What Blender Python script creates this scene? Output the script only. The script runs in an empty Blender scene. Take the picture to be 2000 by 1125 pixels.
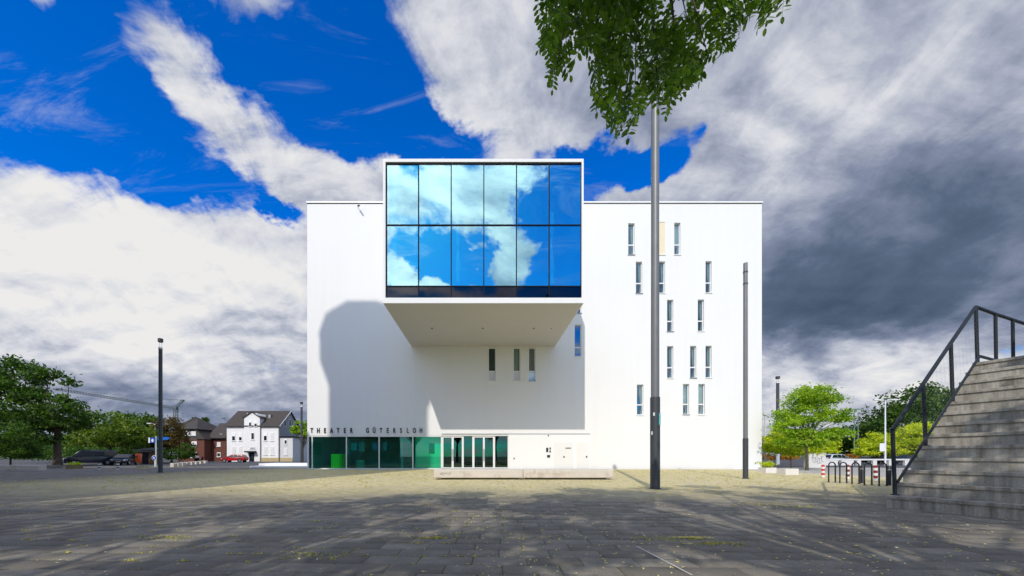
import bpy, bmesh, math, random
import numpy as np
from mathutils import Vector, Matrix, Euler
R = math.radians
random.seed(7); rng = np.random.default_rng(7)
scene = bpy.context.scene
COL = scene.collection

# ---------------------------------------------------------------- camera
EYE = 1.2                      # metres above the plaza
FPX = 700.0                    # focal length in photograph pixels (2000 wide)
VX, VY = 943.0, 890.0          # where the view axis meets the picture
S = EYE / 26.0                 # metres per pixel at the theatre front
D = FPX * S                    # distance to the theatre front
cam_d = bpy.data.cameras.new('camera'); cam = bpy.data.objects.new('camera', cam_d); COL.objects.link(cam)
cam.location = (0, 0, EYE); cam.rotation_euler = (R(90), 0, 0)
cam_d.sensor_width = 36; cam_d.sensor_fit = 'HORIZONTAL'; cam_d.lens = FPX / 2000 * 36
cam_d.shift_x = (1000 - VX) / 2000; cam_d.shift_y = (VY - 562.5) / 2000
cam_d.clip_start = 0.05; cam_d.clip_end = 5000
scene.camera = cam
def at(px, py, Y): return Vector(((px - VX) / FPX * Y, Y, EYE + (VY - py) / FPX * Y))
def gnd(px, py):
    Y = FPX * EYE / (py - VY); return Vector(((px - VX) / FPX * Y, Y, 0))
def fx(px): return (px - VX) * S          # on the theatre front
def fz(py): return EYE + (VY - py) * S

# ---------------------------------------------------------------- sun, sky, exposure
SUN = Vector((0.293, 1.0, -0.8245)).normalized()       # travel direction of sunlight
sun_el = math.asin(-SUN.z); sun_az = math.atan2(-SUN.x, -SUN.y)   # clockwise from +Y
sl = bpy.data.lights.new('sun', 'SUN'); so = bpy.data.objects.new('sun', sl); COL.objects.link(so)
sl.energy = 3.0; sl.angle = R(0.53); sl.color = (1.0, 0.93, 0.82)
so.rotation_euler = SUN.to_track_quat('-Z', 'Y').to_euler(); so.location = (-20, -60, 60)
scene.view_settings.view_transform = 'Standard'; scene.view_settings.look = 'None'
scene.view_settings.gamma = 1; scene.view_settings.exposure = -0.04
scene.view_settings.use_curve_mapping = False

class NT:
    """tiny node-graph helper"""
    def __init__(s, tree): s.t = tree; s.n = tree.nodes; s.l = tree.links
    def node(s, typ, ins=None, **kw):
        n = s.n.new(typ)
        for k, v in kw.items(): setattr(n, k, v)
        for k, v in (ins or {}).items():
            if isinstance(v, bpy.types.NodeSocket): s.l.new(v, n.inputs[k])
            else: n.inputs[k].default_value = v
        return n
    def m(s, op, a, b=None, c=None, clamp=False):
        d = {0: a}
        if b is not None: d[1] = b
        if c is not None: d[2] = c
        return s.node('ShaderNodeMath', d, operation=op, use_clamp=clamp).outputs[0]
    def mix(s, f, a, b, blend='MIX'):
        n = s.n.new('ShaderNodeMix'); n.data_type = 'RGBA'; n.blend_type = blend
        for k, v in ((0, f), (6, a), (7, b)):
            if isinstance(v, bpy.types.NodeSocket): s.l.new(v, n.inputs[k])
            else: n.inputs[k].default_value = v if k == 0 else (*v, 1)[:4]
        return n.outputs[2]
    def ramp(s, f, stops, interp='LINEAR'):
        n = s.n.new('ShaderNodeValToRGB'); e = n.color_ramp.elements; n.color_ramp.interpolation = interp
        while len(e) > 1: e.remove(e[-1])
        for i, (p, c) in enumerate(stops):
            x = e[0] if i == 0 else e.new(p)
            x.position = p; x.color = (*c, 1)[:4] if not isinstance(c, (int, float)) else (c, c, c, 1)
        s.l.new(f, n.inputs[0]); return n.outputs[0]
    def noise(s, vec, scale, detail=4, rough=.5, dist=0., dims='3D'):
        n = s.node('ShaderNodeTexNoise', {'Scale': scale, 'Detail': detail, 'Roughness': rough, 'Distortion': dist}, noise_dimensions=dims)
        if vec is not None: s.l.new(vec, n.inputs['Vector'])
        return n

world = bpy.data.worlds.new('World'); scene.world = world; world.use_nodes = True
def build_sky():
    g = NT(world.node_tree); g.n.clear()
    STR = 0.10
    sky = g.node('ShaderNodeTexSky', sky_type='NISHITA', sun_disc=False, sun_elevation=sun_el,
                 sun_rotation=sun_az, altitude=100, air_density=1.0, dust_density=0.3, ozone_density=3.0)
    tc = g.node('ShaderNodeTexCoord').outputs['Generated']
    sp = g.node('ShaderNodeSeparateXYZ', {0: tc})
    x, y, z = sp.outputs
    ya = g.m('MAXIMUM', g.m('ABSOLUTE', y), 0.14)
    zc = g.m('MAXIMUM', z, 0.0)
    # cloud deck seen from below: directions projected on a level sheet
    den = g.m('ADD', zc, 0.42)
    P = g.node('ShaderNodeCombineXYZ', {0: g.m('DIVIDE', x, den), 1: g.m('DIVIDE', ya, den), 2: 0.0}).outputs[0]
    rot = g.node('ShaderNodeMapping', {'Vector': P, 'Rotation': (0, 0, R(-38)), 'Scale': (0.62, 1.35, 1)}).outputs[0]
    n1 = g.noise(rot, 2.2, 14, .62, .30, '2D').outputs[0]
    n3 = g.noise(P, 7.5, 10, .62, .35, '2D').outputs[0]
    n2 = g.noise(P, 1.3, 6, .48, .3, '2D').outputs[0]
    offs = g.node('ShaderNodeVectorMath', {0: P, 1: (.040, -.036, 0)}, operation='ADD').outputs[0]
    rot2 = g.node('ShaderNodeMapping', {'Vector': offs, 'Rotation': (0, 0, R(-38)), 'Scale': (0.62, 1.35, 1)}).outputs[0]
    n1b = g.noise(rot2, 2.2, 8, .62, .30, '2D').outputs[0]
    n3b = g.noise(offs, 7.5, 6, .62, .35, '2D').outputs[0]
    wrot = g.node('ShaderNodeMapping', {'Vector': P, 'Rotation': (0, 0, R(-52)), 'Scale': (0.9, 4.2, 1)}).outputs[0]
    n4 = g.noise(wrot, 2.4, 12, .7, .6, '2D').outputs[0]
    wv = g.noise(P, 2.6, 6, .6, 0, '2D').outputs[1]
    U = g.m('DIVIDE', x, ya); V = g.m('DIVIDE', zc, ya)
    uv0 = g.node('ShaderNodeCombineXYZ', {0: U, 1: V, 2: 0.0}).outputs[0]
    wsub = g.node('ShaderNodeVectorMath', {0: wv, 1: (.5, .5, .5)}, operation='SUBTRACT').outputs[0]
    wf = g.noise(P, 9., 5, .6, 0, '2D').outputs[1]
    wf = g.node('ShaderNodeVectorMath', {0: g.node('ShaderNodeVectorMath', {0: wf, 1: (.5, .5, .5)}, operation='SUBTRACT').outputs[0], 1: (.35, .35, 0)}, operation='MULTIPLY').outputs[0]
    wsub = g.node('ShaderNodeVectorMath', {0: wsub, 1: wf}, operation='ADD').outputs[0]
    wm = g.node('ShaderNodeVectorMath', {0: wsub, 1: (.26, .26, 0)}, operation='MULTIPLY').outputs[0]
    uv = g.node('ShaderNodeVectorMath', {0: uv0, 1: wm}, operation='ADD').outputs[0]
    def blob(acc, px, py, a, b, ang, w):
        mp = g.node('ShaderNodeMapping', {'Vector': uv, 'Location': ((px - VX) / FPX, (VY - py) / FPX, 0),
                    'Rotation': (0, 0, R(ang)), 'Scale': (a / FPX, b / FPX, 1)}, vector_type='TEXTURE').outputs[0]
        gr = g.node('ShaderNodeTexGradient', {0: mp}, gradient_type='SPHERICAL').outputs[1]
        return g.m('MULTIPLY_ADD', gr, w, acc)
    # where cloud banks (+) and open blue (-) lie
    cov = g.m('MULTIPLY_ADD', n1, 2.6, -1.30)
    cov = g.m('MULTIPLY_ADD', n3, 1.7, cov)
    cov = g.m('ADD', cov, -0.85 + 0.40)
    BL = [
        (130, 590, 640, 330, 0, 1.5), (420, 480, 300, 160, -30, .8), (560, 560, 260, 260, 0, .9), (0, 420, 260, 170, -30, .7),
        (290, 70, 170, 50, -52, .80), (410, 190, 170, 58, -48, .85), (550, 290, 180, 80, -38, 1.05), (640, 370, 120, 80, -30, .9),
        (240, 110, 90, 45, -40, .5), (510, 20, 190, 90, -15, .55), (80, 0, 130, 50, -20, .35),
        (1000, 70, 320, 220, -28, 1.9), (1080, 220, 190, 90, -20, 1.0), (720, 350, 60, 60, 0, .8),
        (1800, 300, 700, 600, 30, 1.9), (1560, 560, 420, 500, 0, 1.2), (1420, 120, 300, 300, 30, 1.1), (1250, 375, 190, 60, 0, .75),
        (1480, 330, 130, 160, 20, .8), (380, 840, 520, 110, 0, 1.3),
        (110, 210, 300, 190, -28, -1.2), (330, 330, 290, 75, -18, -.95), (640, 140, 230, 230, -30, -1.15), (740, 240, 150, 120, -30, -.8),
        (830, 265, 170, 75, -28, -1.5), (1185, 300, 150, 80, 10, -1.8), (1310, 290, 140, 75, 35, -1.6), (1390, 235, 40, 45, 60, -1.0),
        (565, 405, 60, 36, -30, -.9), (200, 20, 120, 80, -30, -.6),
        # the part of the sky that the glass box faces
        (890, 350, 150, 90, -25, .35), (790, 350, 70, 120, 0, .25), (795, 535, 75, 48, 0, 1.5), (880, 545, 85, 40, 0, 1.4),
        (985, 520, 50, 110, -15, .9), (960, 380, 80, 60, 0, .2), (850, 405, 130, 50, 0, -.35), (1040, 380, 60, 150, 0, -.5),
        (850, 470, 75, 62, 0, -1.5), (925, 495, 52, 80, 0, -1.3), (1085, 440, 110, 190, 0, -1.5), (780, 455, 40, 40, 0, -.8),
    ]
    for b in BL: cov = blob(cov, *b[:5], b[5] * (1.35 if b[5] < 0 else 1.0))
    alpha = g.node('ShaderNodeMapRange', {'Value': cov, 1: -.02, 2: .72}, interpolation_type='SMOOTHSTEP').outputs[0]
    alpha = g.m('POWER', alpha, 0.8)
    wisp = g.node('ShaderNodeMapRange', {'Value': n4, 1: .52, 2: .82, 3: 0., 4: .36}, interpolation_type='SMOOTHSTEP').outputs[0]
    alpha = g.m('MAXIMUM', alpha, wisp)
    # light and shade of the cloud masses
    br = g.m('MULTIPLY_ADD', n2, .95, -.08)
    br = g.m('MULTIPLY_ADD', n1, .22, br)
    br = g.m('ADD', br, .04)
    br = g.m('MULTIPLY_ADD', n3, .12, br)
    br = g.m('ADD', br, .04)
    DK = [
        (1850, 470, 780, 300, 20, -.38), (1640, 590, 360, 120, 8, -.14), (1900, 300, 640, 420, 20, -.14), (1560, 480, 280, 280, 0, -.06),
        (1380, 330, 160, 160, 0, .10), (1480, 120, 260, 260, 20, .06), (1760, 700, 460, 90, 8, .24),
        (330, 810, 600, 95, 2, -.30), (120, 700, 340, 80, -8, -.10), (400, 640, 200, 50, -8, -.05),
        (60, 490, 440, 240, -10, .40), (420, 560, 400, 240, -15, .40), (330, 660, 240, 60, -10, .15), (380, 150, 300, 90, -48, .06),
        (960, 80, 300, 240, 0, .08), (850, 420, 240, 240, 0, .05), (800, 520, 90, 60, 0, .15), (600, 320, 200, 140, -30, .06),
    ]
    for b in DK: br = blob(br, *b)
    rel = g.m('MULTIPLY_ADD', g.m('SUBTRACT', n1, n1b), .95, g.m('MULTIPLY', g.m('SUBTRACT', n3, n3b), .50))
    br = g.m('MULTIPLY_ADD', rel, g.node('ShaderNodeMapRange', {'Value': br, 1: .15, 2: .75, 3: .25, 4: 1.0}).outputs[0], br)
    ccol = g.ramp(br, [(0.0, (.056, .090, .148)), (.22, (.118, .170, .265)), (.42, (.27, .32, .455)), (.60, (.50, .545, .67)),
                       (.80, (.80, .83, .90)), (1.0, (1.0, 1.0, 1.0))])
    # cloud light grows towards the sun
    sd = g.node('ShaderNodeVectorMath', {0: tc, 1: tuple(-SUN)}, operation='DOT_PRODUCT').outputs['Value']
    glow = g.m('MULTIPLY_ADD', g.m('POWER', g.m('MAXIMUM', sd, 0.0), 3.0), 2.1, 1.0)
    cg = g.node('ShaderNodeCombineColor', {0: g.m('MULTIPLY', glow, 8.7), 1: g.m('MULTIPLY', glow, 8.6), 2: g.m('MULTIPLY', glow, 8.55)}).outputs[0]
    cl = g.mix(1.0, ccol, cg, 'MULTIPLY')
    blue = g.node('ShaderNodeHueSaturation', {'Hue': .508, 'Saturation': 1.55, 'Value': 1.0, 'Color': sky.outputs[0]}).outputs[0]
    blue = g.mix(1.0, blue, (.25, 1.78, 2.3), 'MULTIPLY')
    out = g.mix(alpha, blue, cl)
    bg = g.node('ShaderNodeBackground', {'Color': out, 'Strength': STR})
    o = g.node('ShaderNodeOutputWorld'); g.l.new(bg.outputs[0], o.inputs[0])
build_sky()

# ---------------------------------------------------------------- materials
MATS = {}
def mat(name, color, rough=.6, var=.0, vscale=2., metal=0., spec=.5, bump=0., bscale=40., island=0., coord='Object', var2=None):
    """plain procedural material: base colour with noise wear, optional per-piece variation and fine relief"""
    if name in MATS: return MATS[name]
    m = bpy.data.materials.new(name); m.use_nodes = True; g = NT(m.node_tree)
    b = g.n['Principled BSDF']
    b.inputs['Roughness'].default_value = rough; b.inputs['Metallic'].default_value = metal
    b.inputs['Specular IOR Level'].default_value = spec
    c = g.node('ShaderNodeRGB').outputs[0]; c.default_value = (*color, 1)
    co = g.node('ShaderNodeTexCoord').outputs[coord]
    if var:
        nz = g.noise(co, vscale, 6, .6).outputs[0]
        f = g.m('MULTIPLY_ADD', nz, var * 2.2, 1 - var * 1.1)
        c = g.mix(1., c, g.node('ShaderNodeCombineColor', {0: f, 1: f, 2: f}).outputs[0], 'MULTIPLY')
    if var2:
        nz = g.noise(co, var2[1], 5, .65).outputs[0]
        c = g.mix(g.node('ShaderNodeMapRange', {'Value': nz, 1: var2[2], 2: var2[2] + .18}).outputs[0], c, var2[0])
    if island:
        ri = g.node('ShaderNodeNewGeometry').outputs['Random Per Island']
        ro = g.node('ShaderNodeObjectInfo').outputs['Random']
        r = g.m('FRACT', g.m('ADD', ri, ro))
        f = g.m('MULTIPLY_ADD', r, island * 2, 1 - island)
        c = g.mix(1., c, g.node('ShaderNodeCombineColor', {0: f, 1: f, 2: f}).outputs[0], 'MULTIPLY')
    g.l.new(c, b.inputs['Base Color'])
    if bump:
        nb = g.noise(co, bscale, 5, .6).outputs[0]
        bp = g.node('ShaderNodeBump', {'Strength': bump, 'Distance': .02, 'Height': nb}).outputs[0]
        g.l.new(bp, b.inputs['Normal'])
    MATS[name] = m; return m

def leafmat(name, c1, c2, c3, trans=.35):
    if name in MATS: return MATS[name]
    m = bpy.data.materials.new(name); m.use_nodes = True; g = NT(m.node_tree); g.n.clear()
    ri = g.node('ShaderNodeNewGeometry').outputs['Random Per Island']
    ro = g.node('ShaderNodeObjectInfo').outputs['Random']
    co = g.node('ShaderNodeTexCoord').outputs['Object']
    big = g.noise(co, .7, 3).outputs[0]
    r = g.m('FRACT', g.m('ADD', ri, ro))
    r = g.m('ADD', g.m('MULTIPLY', r, .6), g.m('MULTIPLY_ADD', big, 1.2, -.4))
    c = g.ramp(r, [(.05, c1), (.5, c2), (.95, c3)])
    d = g.node('ShaderNodeBsdfPrincipled', {'Base Color': c, 'Roughness': .5, 'Specular IOR Level': .35})
    t = g.node('ShaderNodeBsdfTranslucent', {'Color': g.mix(1., c, (1.5, 1.7, .7), 'MULTIPLY')})
    mx = g.node('ShaderNodeMixShader', {0: trans, 1: d.outputs[0], 2: t.outputs[0]})
    o = g.node('ShaderNodeOutputMaterial'); g.l.new(mx.outputs[0], o.inputs[0])
    MATS[name] = m; return m

def glassmat(name, refl, tint, fac, rough=0., wav=0.):
    """coated glazing: a share of the light is mirrored, the rest passes through tinted"""
    if name in MATS: return MATS[name]
    m = bpy.data.materials.new(name); m.use_nodes = True; g = NT(m.node_tree); g.n.clear()
    gl = g.node('ShaderNodeBsdfGlossy', {'Color': (*refl, 1), 'Roughness': rough})
    if wav:
        co = g.node('ShaderNodeTexCoord').outputs['Object']
        nb = g.noise(co, .9, 2, .5).outputs[0]
        bp = g.node('ShaderNodeBump', {'Strength': wav, 'Distance': .02, 'Height': nb}).outputs[0]
        g.l.new(bp, gl.inputs['Normal'])
    tr = g.node('ShaderNodeBsdfTransparent', {'Color': (*tint, 1)})
    lw = g.node('ShaderNodeFresnel', {'IOR': 1.5}).outputs[0]
    f = g.m('ADD', lw, fac, clamp=True)
    mx = g.node('ShaderNodeMixShader', {0: f, 1: tr.outputs[0], 2: gl.outputs[0]})
    o = g.node('ShaderNodeOutputMaterial'); g.l.new(mx.outputs[0], o.inputs[0])
    MATS[name] = m; return m

def render_material():
    m = bpy.data.materials.new('white render'); m.use_nodes = True; g = NT(m.node_tree); b = g.n['Principled BSDF']
    co = g.node('ShaderNodeNewGeometry').outputs['Position']
    st = g.noise(g.node('ShaderNodeMapping', {'Vector': co, 'Scale': (2.6, 2.6, .09)}).outputs[0], 1.0, 8, .7).outputs[0]
    cl = g.noise(co, .16, 5, .6).outputs[0]; fine = g.noise(co, 60, 4, .6).outputs[0]
    f = g.m('ADD', g.m('MULTIPLY', st, .6), g.m('MULTIPLY', cl, .4))
    c = g.ramp(f, [(.28, (.775, .765, .74)), (.44, (.81, .805, .79)), (.6, (.825, .82, .81))])
    g.l.new(c, b.inputs['Base Color']); b.inputs['Roughness'].default_value = .8
    bp = g.node('ShaderNodeBump', {'Strength': .12, 'Distance': .02, 'Height': fine}).outputs[0]; g.l.new(bp, b.inputs['Normal'])
    return m
render_white = render_material()
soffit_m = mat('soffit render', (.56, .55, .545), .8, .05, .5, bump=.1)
white_paint = mat('white paint', (.85, .85, .84), .4, .03, 1.5)
dark_line = mat('dark metal trim', (.05, .055, .06), .45, .1, 3)
mull_m = mat('dark mullion', (.008, .012, .018), .75, .1, 3, spec=.15)
black_paint = mat('black paint', (.012, .012, .013), .45, .2, 5)
sky_glass = glassmat('coated blue glass', (.74, .96, .94), (.55, .95, .98), .31, 0, .02)
spandrel_glass = glassmat('dark spandrel glass', (.09, .09, .10), (.04, .04, .042), .40, .03, .05)
lobby_glass = glassmat('green lobby glass', (.55, .8, .75), (.50, .95, .90), .02, 0, .03)
door_glass = glassmat('door glass', (.6, .85, .8), (.30, .55, .52), .05, 0, .02)
win_glass = glassmat('window glass', (.72, .86, .95), (.84, .92, .90), .12, 0, .05)
house_glass = mat('house window glass', (.02, .025, .03), .08)
interior_dark = mat('interior dark', (.09, .12, .12), .8, .2, 1)
interior_white = mat('interior white', (.72, .72, .70), .7, .05, 1)
curtain_m = mat('curtain cloth', (.78, .80, .76), .85, .1, 4)
blind_m = mat('beige blind', (.80, .70, .50), .8, .06, 6)
conc = mat('pale concrete', (.62, .56, .48), .85, .16, 2.2, bump=.5, bscale=60, var2=((.42, .33, .26), 1.6, .56))
def weathered_concrete():
    m = bpy.data.materials.new('stair concrete'); m.use_nodes = True; g = NT(m.node_tree); b = g.n['Principled BSDF']
    co = g.node('ShaderNodeTexCoord').outputs['Object']
    st = g.noise(g.node('ShaderNodeMapping', {'Vector': co, 'Scale': (3.2, 3.2, .18)}).outputs[0], 2.2, 6, .65).outputs[0]
    fine = g.noise(co, 26, 5, .6).outputs[0]
    f = g.m('ADD', g.m('MULTIPLY', st, .75), g.m('MULTIPLY', fine, .25))
    ro = g.node('ShaderNodeObjectInfo').outputs['Random']
    f = g.m('ADD', f, g.m('MULTIPLY_ADD', ro, .10, -.05))
    c = g.ramp(f, [(.30, (.12, .102, .078)), (.46, (.30, .274, .228)), (.62, (.46, .43, .37)), (.8, (.58, .55, .49))])
    g.l.new(c, b.inputs['Base Color']); b.inputs['Roughness'].default_value = .9
    bp = g.node('ShaderNodeBump', {'Strength': .4, 'Distance': .01, 'Height': fine}).outputs[0]; g.l.new(bp, b.inputs['Normal'])
    MATS['stair concrete'] = m; return m
stairc = weathered_concrete()
steel = mat('galvanised steel', (.34, .35, .36), .45, .12, 6, metal=.6)
dark_steel = mat('dark painted steel', (.018, .024, .032), .55, .25, 5, spec=.35)
pole_grey = mat('grey pole paint', (.19, .195, .20), .45, .18, 2, metal=.1, spec=.5)
pole_dark = mat('dark pole paint', (.055, .06, .068), .45, .2, 3)
rubber = mat('tyre rubber', (.015, .015, .016), .8)
rim_m = mat('wheel rim', (.5, .5, .52), .3, metal=.8)
car_glass = mat('car glass', (.01, .014, .018), .05, spec=.8)
chrome = mat('chrome', (.7, .7, .72), .15, metal=1.)
lamp_m = mat('headlamp', (.85, .87, .88), .1, spec=.8)
red_lamp = mat('tail lamp', (.5, .02, .02), .2)
bark = mat('bark', (.09, .07, .05), .9, .3, 6, bump=.8, bscale=18)
sign_blue = mat('sign blue', (.01, .08, .42), .4)
sign_white = mat('sign white', (.8, .8, .8), .4)
orange = mat('orange plastic', (.75, .10, .015), .45)
red_paint = mat('red paint', (.62, .03, .03), .4)

# ---------------------------------------------------------------- mesh helpers
def pos_of(o):
    v = Vector((0, 0, 0))
    while o: v += o.location; o = o.parent
    return v
class MB:
    def __init__(s): s.v = []; s.f = []
    def add(s, vs, fs):
        n = len(s.v); s.v += [tuple(p) for p in vs]; s.f += [tuple(i + n for i in f) for f in fs]; return s
    def box(s, x0, x1, y0, y1, z0, z1):
        return s.add([(x0, y0, z0), (x1, y0, z0), (x1, y1, z0), (x0, y1, z0), (x0, y0, z1), (x1, y0, z1), (x1, y1, z1), (x0, y1, z1)],
                     [(0, 3, 2, 1), (4, 5, 6, 7), (0, 1, 5, 4), (1, 2, 6, 5), (2, 3, 7, 6), (3, 0, 4, 7)])
    def quad(s, a, b, c, d): return s.add([a, b, c, d], [(0, 1, 2, 3)])
    def tube(s, pts, rad, n=8, cap=True):
        pts = [Vector(p) for p in pts]
        if not hasattr(rad, '__len__'): rad = [rad] * len(pts)
        vs = []; fs = []; up = Vector((0.13, 0.31, 0.94)); prev = None
        for i, p in enumerate(pts):
            d = (pts[min(i + 1, len(pts) - 1)] - pts[max(i - 1, 0)]).normalized()
            a = d.cross(prev.cross(d) if prev is not None else up)
            if prev is not None: a = prev - d * prev.dot(d)
            if a.length < 1e-4: a = d.cross(Vector((1, 0, 0)))
            a.normalize(); prev = a; b = d.cross(a)
            for k in range(n):
                t = 2 * math.pi * k / n
                vs.append(p + (a * math.cos(t) + b * math.sin(t)) * rad[i])
        for i in range(len(pts) - 1):
            for k in range(n):
                fs.append((i * n + k, i * n + (k + 1) % n, (i + 1) * n + (k + 1) % n, (i + 1) * n + k))
        if cap: fs += [tuple(range(n))[::-1], tuple(range((len(pts) - 1) * n, len(pts) * n))]
        return s.add(vs, fs)
    def lathe(s, prof, n=24, c=(0, 0, 0)):
        vs = []; fs = []
        for r, z in prof:
            for k in range(n):
                t = 2 * math.pi * (k + .5) / n; vs.append((c[0] + r * math.cos(t), c[1] + r * math.sin(t), c[2] + z))
        for i in range(len(prof) - 1):
            for k in range(n): fs.append((i * n + k, i * n + (k + 1) % n, (i + 1) * n + (k + 1) % n, (i + 1) * n + k))
        fs += [tuple(range(n))[::-1], tuple(range((len(prof) - 1) * n, len(prof) * n))]
        return s.add(vs, fs)
    def prism(s, poly, d0, d1):
        """poly: list of 3-D points; d0,d1 offsets"""
        n = len(poly); a = [Vector(p) + Vector(d0) for p in poly]; b = [Vector(p) + Vector(d1) for p in poly]
        return s.add(a + b, [tuple(range(n))[::-1], tuple(range(n, 2 * n))] + [(i, (i + 1) % n, n + (i + 1) % n, n + i) for i in range(n)])
    def build(s, name, m, parent=None, bevel=0., smooth=False, seg=2, fixn=True):
        me = bpy.data.meshes.new(name)
        off = pos_of(parent) if parent else Vector((0, 0, 0))
        me.from_pydata([(p[0] - off.x, p[1] - off.y, p[2] - off.z) for p in s.v], [], s.f)
        if bevel or fixn:
            bm = bmesh.new(); bm.from_mesh(me)
            if bevel:
                bmesh.ops.remove_doubles(bm, verts=bm.verts, dist=1e-5)
                ed = [e for e in bm.edges if len(e.link_faces) == 2 and e.calc_face_angle(0) > .5]
                bmesh.ops.bevel(bm, geom=ed, offset=bevel, segments=seg, affect='EDGES', profile=.5)
            if fixn: bmesh.ops.recalc_face_normals(bm, faces=bm.faces)
            bm.to_mesh(me); bm.free()
        me.materials.append(m)
        if smooth:
            me.polygons.foreach_set('use_smooth', [True] * len(me.polygons))
            try: me.set_sharp_from_angle(angle=R(40))
            except Exception: pass
        o = bpy.data.objects.new(name, me); COL.objects.link(o)
        if parent: o.parent = parent
        return o
def tag(o, label=None, cat=None, group=None, kind=None):
    if label: o['label'] = label
    if cat: o['category'] = cat
    if group: o['group'] = group
    if kind: o['kind'] = kind
    return o
def thing(name, label, cat, loc=(0, 0, 0), group=None):
    o = bpy.data.objects.new(name, None); o.empty_display_size = .2; COL.objects.link(o); o.location = loc
    return tag(o, label, cat, group)
def copy_tree(o, parent=None):
    c = o.copy(); COL.objects.link(c); c.parent = parent
    for ch in list(o.children): copy_tree(ch, c)
    return c
def place(o, loc, rz=0., label=None):
    o.location = loc; o.rotation_euler = (0, 0, rz)
    if label: o['label'] = label
    return o
def fast_mesh(name, verts, nper, m, parent=None, faces=None, smooth=False):
    """verts: (N,nper,3) array of separate polygons, or with `faces` a per-item index list"""
    verts = np.asarray(verts, dtype=np.float32)
    N = verts.shape[0]; k = verts.shape[1]
    if parent:
        p = pos_of(parent); verts = verts - np.array((p.x, p.y, p.z), dtype=np.float32)
    faces = faces or [tuple(range(k))]
    me = bpy.data.meshes.new(name)
    me.vertices.add(N * k); me.vertices.foreach_set('co', verts.reshape(-1))
    base = (np.arange(N) * k)[:, None]
    idx = np.concatenate([base + np.array(f)[None, :] for f in faces], axis=1)
    tot = [len(f) for f in faces]
    me.loops.add(idx.size); me.loops.foreach_set('vertex_index', idx.reshape(-1).astype(np.int32))
    lt = np.tile(np.array(tot, dtype=np.int32), N); ls = np.concatenate(([0], np.cumsum(lt)[:-1])).astype(np.int32)
    me.polygons.add(len(lt)); me.polygons.foreach_set('loop_start', ls); me.polygons.foreach_set('loop_total', lt)
    me.update(calc_edges=True); me.materials.append(m)
    if smooth: me.polygons.foreach_set('use_smooth', [True] * len(lt))
    o = bpy.data.objects.new(name, me); COL.objects.link(o)
    if parent: o.parent = parent
    return o

# ================================================================ the setting: ground and paving
asphalt = mat('asphalt', (.075, .075, .078), .9, .22, .35, bump=.4, bscale=30)
earth = mat('far ground', (.09, .10, .06), .95, .3, .05)
pale_pave = mat('pale road paving', (.40, .375, .34), .9, .12, .4)
def paving_material(name, joint=False):
    m = bpy.data.materials.new(name); m.use_nodes = True; g = NT(m.node_tree); b = g.n['Principled BSDF']
    pos = g.node('ShaderNodeNewGeometry').outputs['Position']
    fine = g.noise(pos, 55, 4, .7).outputs[0]
    mid = g.noise(pos, 2.4, 6, .65).outputs[0]
    big = g.noise(pos, .22, 4, .6).outputs[0]
    at_ = g.node('ShaderNodeAttribute', attribute_name='tone').outputs['Fac']
    if joint:
        c = g.ramp(mid, [(.35, (.045, .042, .035)), (.55, (.10, .10, .03)), (.7, (.22, .20, .04))])
    else:
        f = g.m('ADD', g.m('MULTIPLY', fine, .45), g.m('MULTIPLY', mid, .35))
        f = g.m('ADD', f, g.m('MULTIPLY_ADD', at_, .13, .03))
        c = g.ramp(f, [(.28, (.072, .063, .050)), (.5, (.170, .153, .124)), (.72, (.36, .328, .27))])
        # yellow moss in patches; the pale sand tone paints in the sunlit band
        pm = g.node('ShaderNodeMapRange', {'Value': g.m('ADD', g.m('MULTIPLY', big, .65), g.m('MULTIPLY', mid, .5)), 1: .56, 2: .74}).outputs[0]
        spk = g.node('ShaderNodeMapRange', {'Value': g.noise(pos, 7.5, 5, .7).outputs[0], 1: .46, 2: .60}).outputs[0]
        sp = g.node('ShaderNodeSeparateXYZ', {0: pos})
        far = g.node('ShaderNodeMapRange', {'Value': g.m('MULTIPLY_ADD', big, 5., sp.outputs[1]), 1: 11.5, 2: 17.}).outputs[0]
        # moss and painted sunlit tone fade out towards the shaded left plaza
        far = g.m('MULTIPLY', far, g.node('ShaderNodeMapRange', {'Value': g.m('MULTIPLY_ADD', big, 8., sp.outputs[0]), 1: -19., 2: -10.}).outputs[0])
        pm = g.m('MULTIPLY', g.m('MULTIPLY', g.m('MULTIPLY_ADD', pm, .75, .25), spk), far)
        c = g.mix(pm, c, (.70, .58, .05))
        c = g.mix(g.m('MULTIPLY', far, .64), c, (.78, .67, .37))  # sunlight put into the slab colour; nearer slabs stay dark as tree shade
    g.l.new(c, b.inputs['Base Color']); b.inputs['Roughness'].default_value = .82
    bp = g.node('ShaderNodeBump', {'Strength': .55, 'Distance': .006, 'Height': fine}).outputs[0]; g.l.new(bp, b.inputs['Normal'])
    return m
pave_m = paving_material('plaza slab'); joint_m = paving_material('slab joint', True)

tag(MB().quad((-900, -400, -.06), (900, -400, -.06), (900, 2500, -.06), (-900, 2500, -.06)).build('ground', earth), kind='structure')
tag(MB().quad((-140, 32.6, -.030), (140, 32.6, -.030), (140, 110, -.030), (-140, 110, -.030)).build('road', asphalt), kind='structure')
tag(MB().quad((22.6, 20.5, -.026), (60, 20.5, -.026), (60, 31, -.026), (22.6, 42, -.026)).build('pavement', pale_pave), kind='structure')
plaza = MB().quad((-48, -24, -.010), (34, -24, -.010), (34, 20.45, -.010), (-48, 20.45, -.010))
plaza.quad((-48, 20.45, -.010), (22.5, 20.45, -.010), (22.5, D + 8, -.010), (-48, D + 8, -.010))
plaza = tag(plaza.build('plaza_paving', joint_m), kind='structure')

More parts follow.
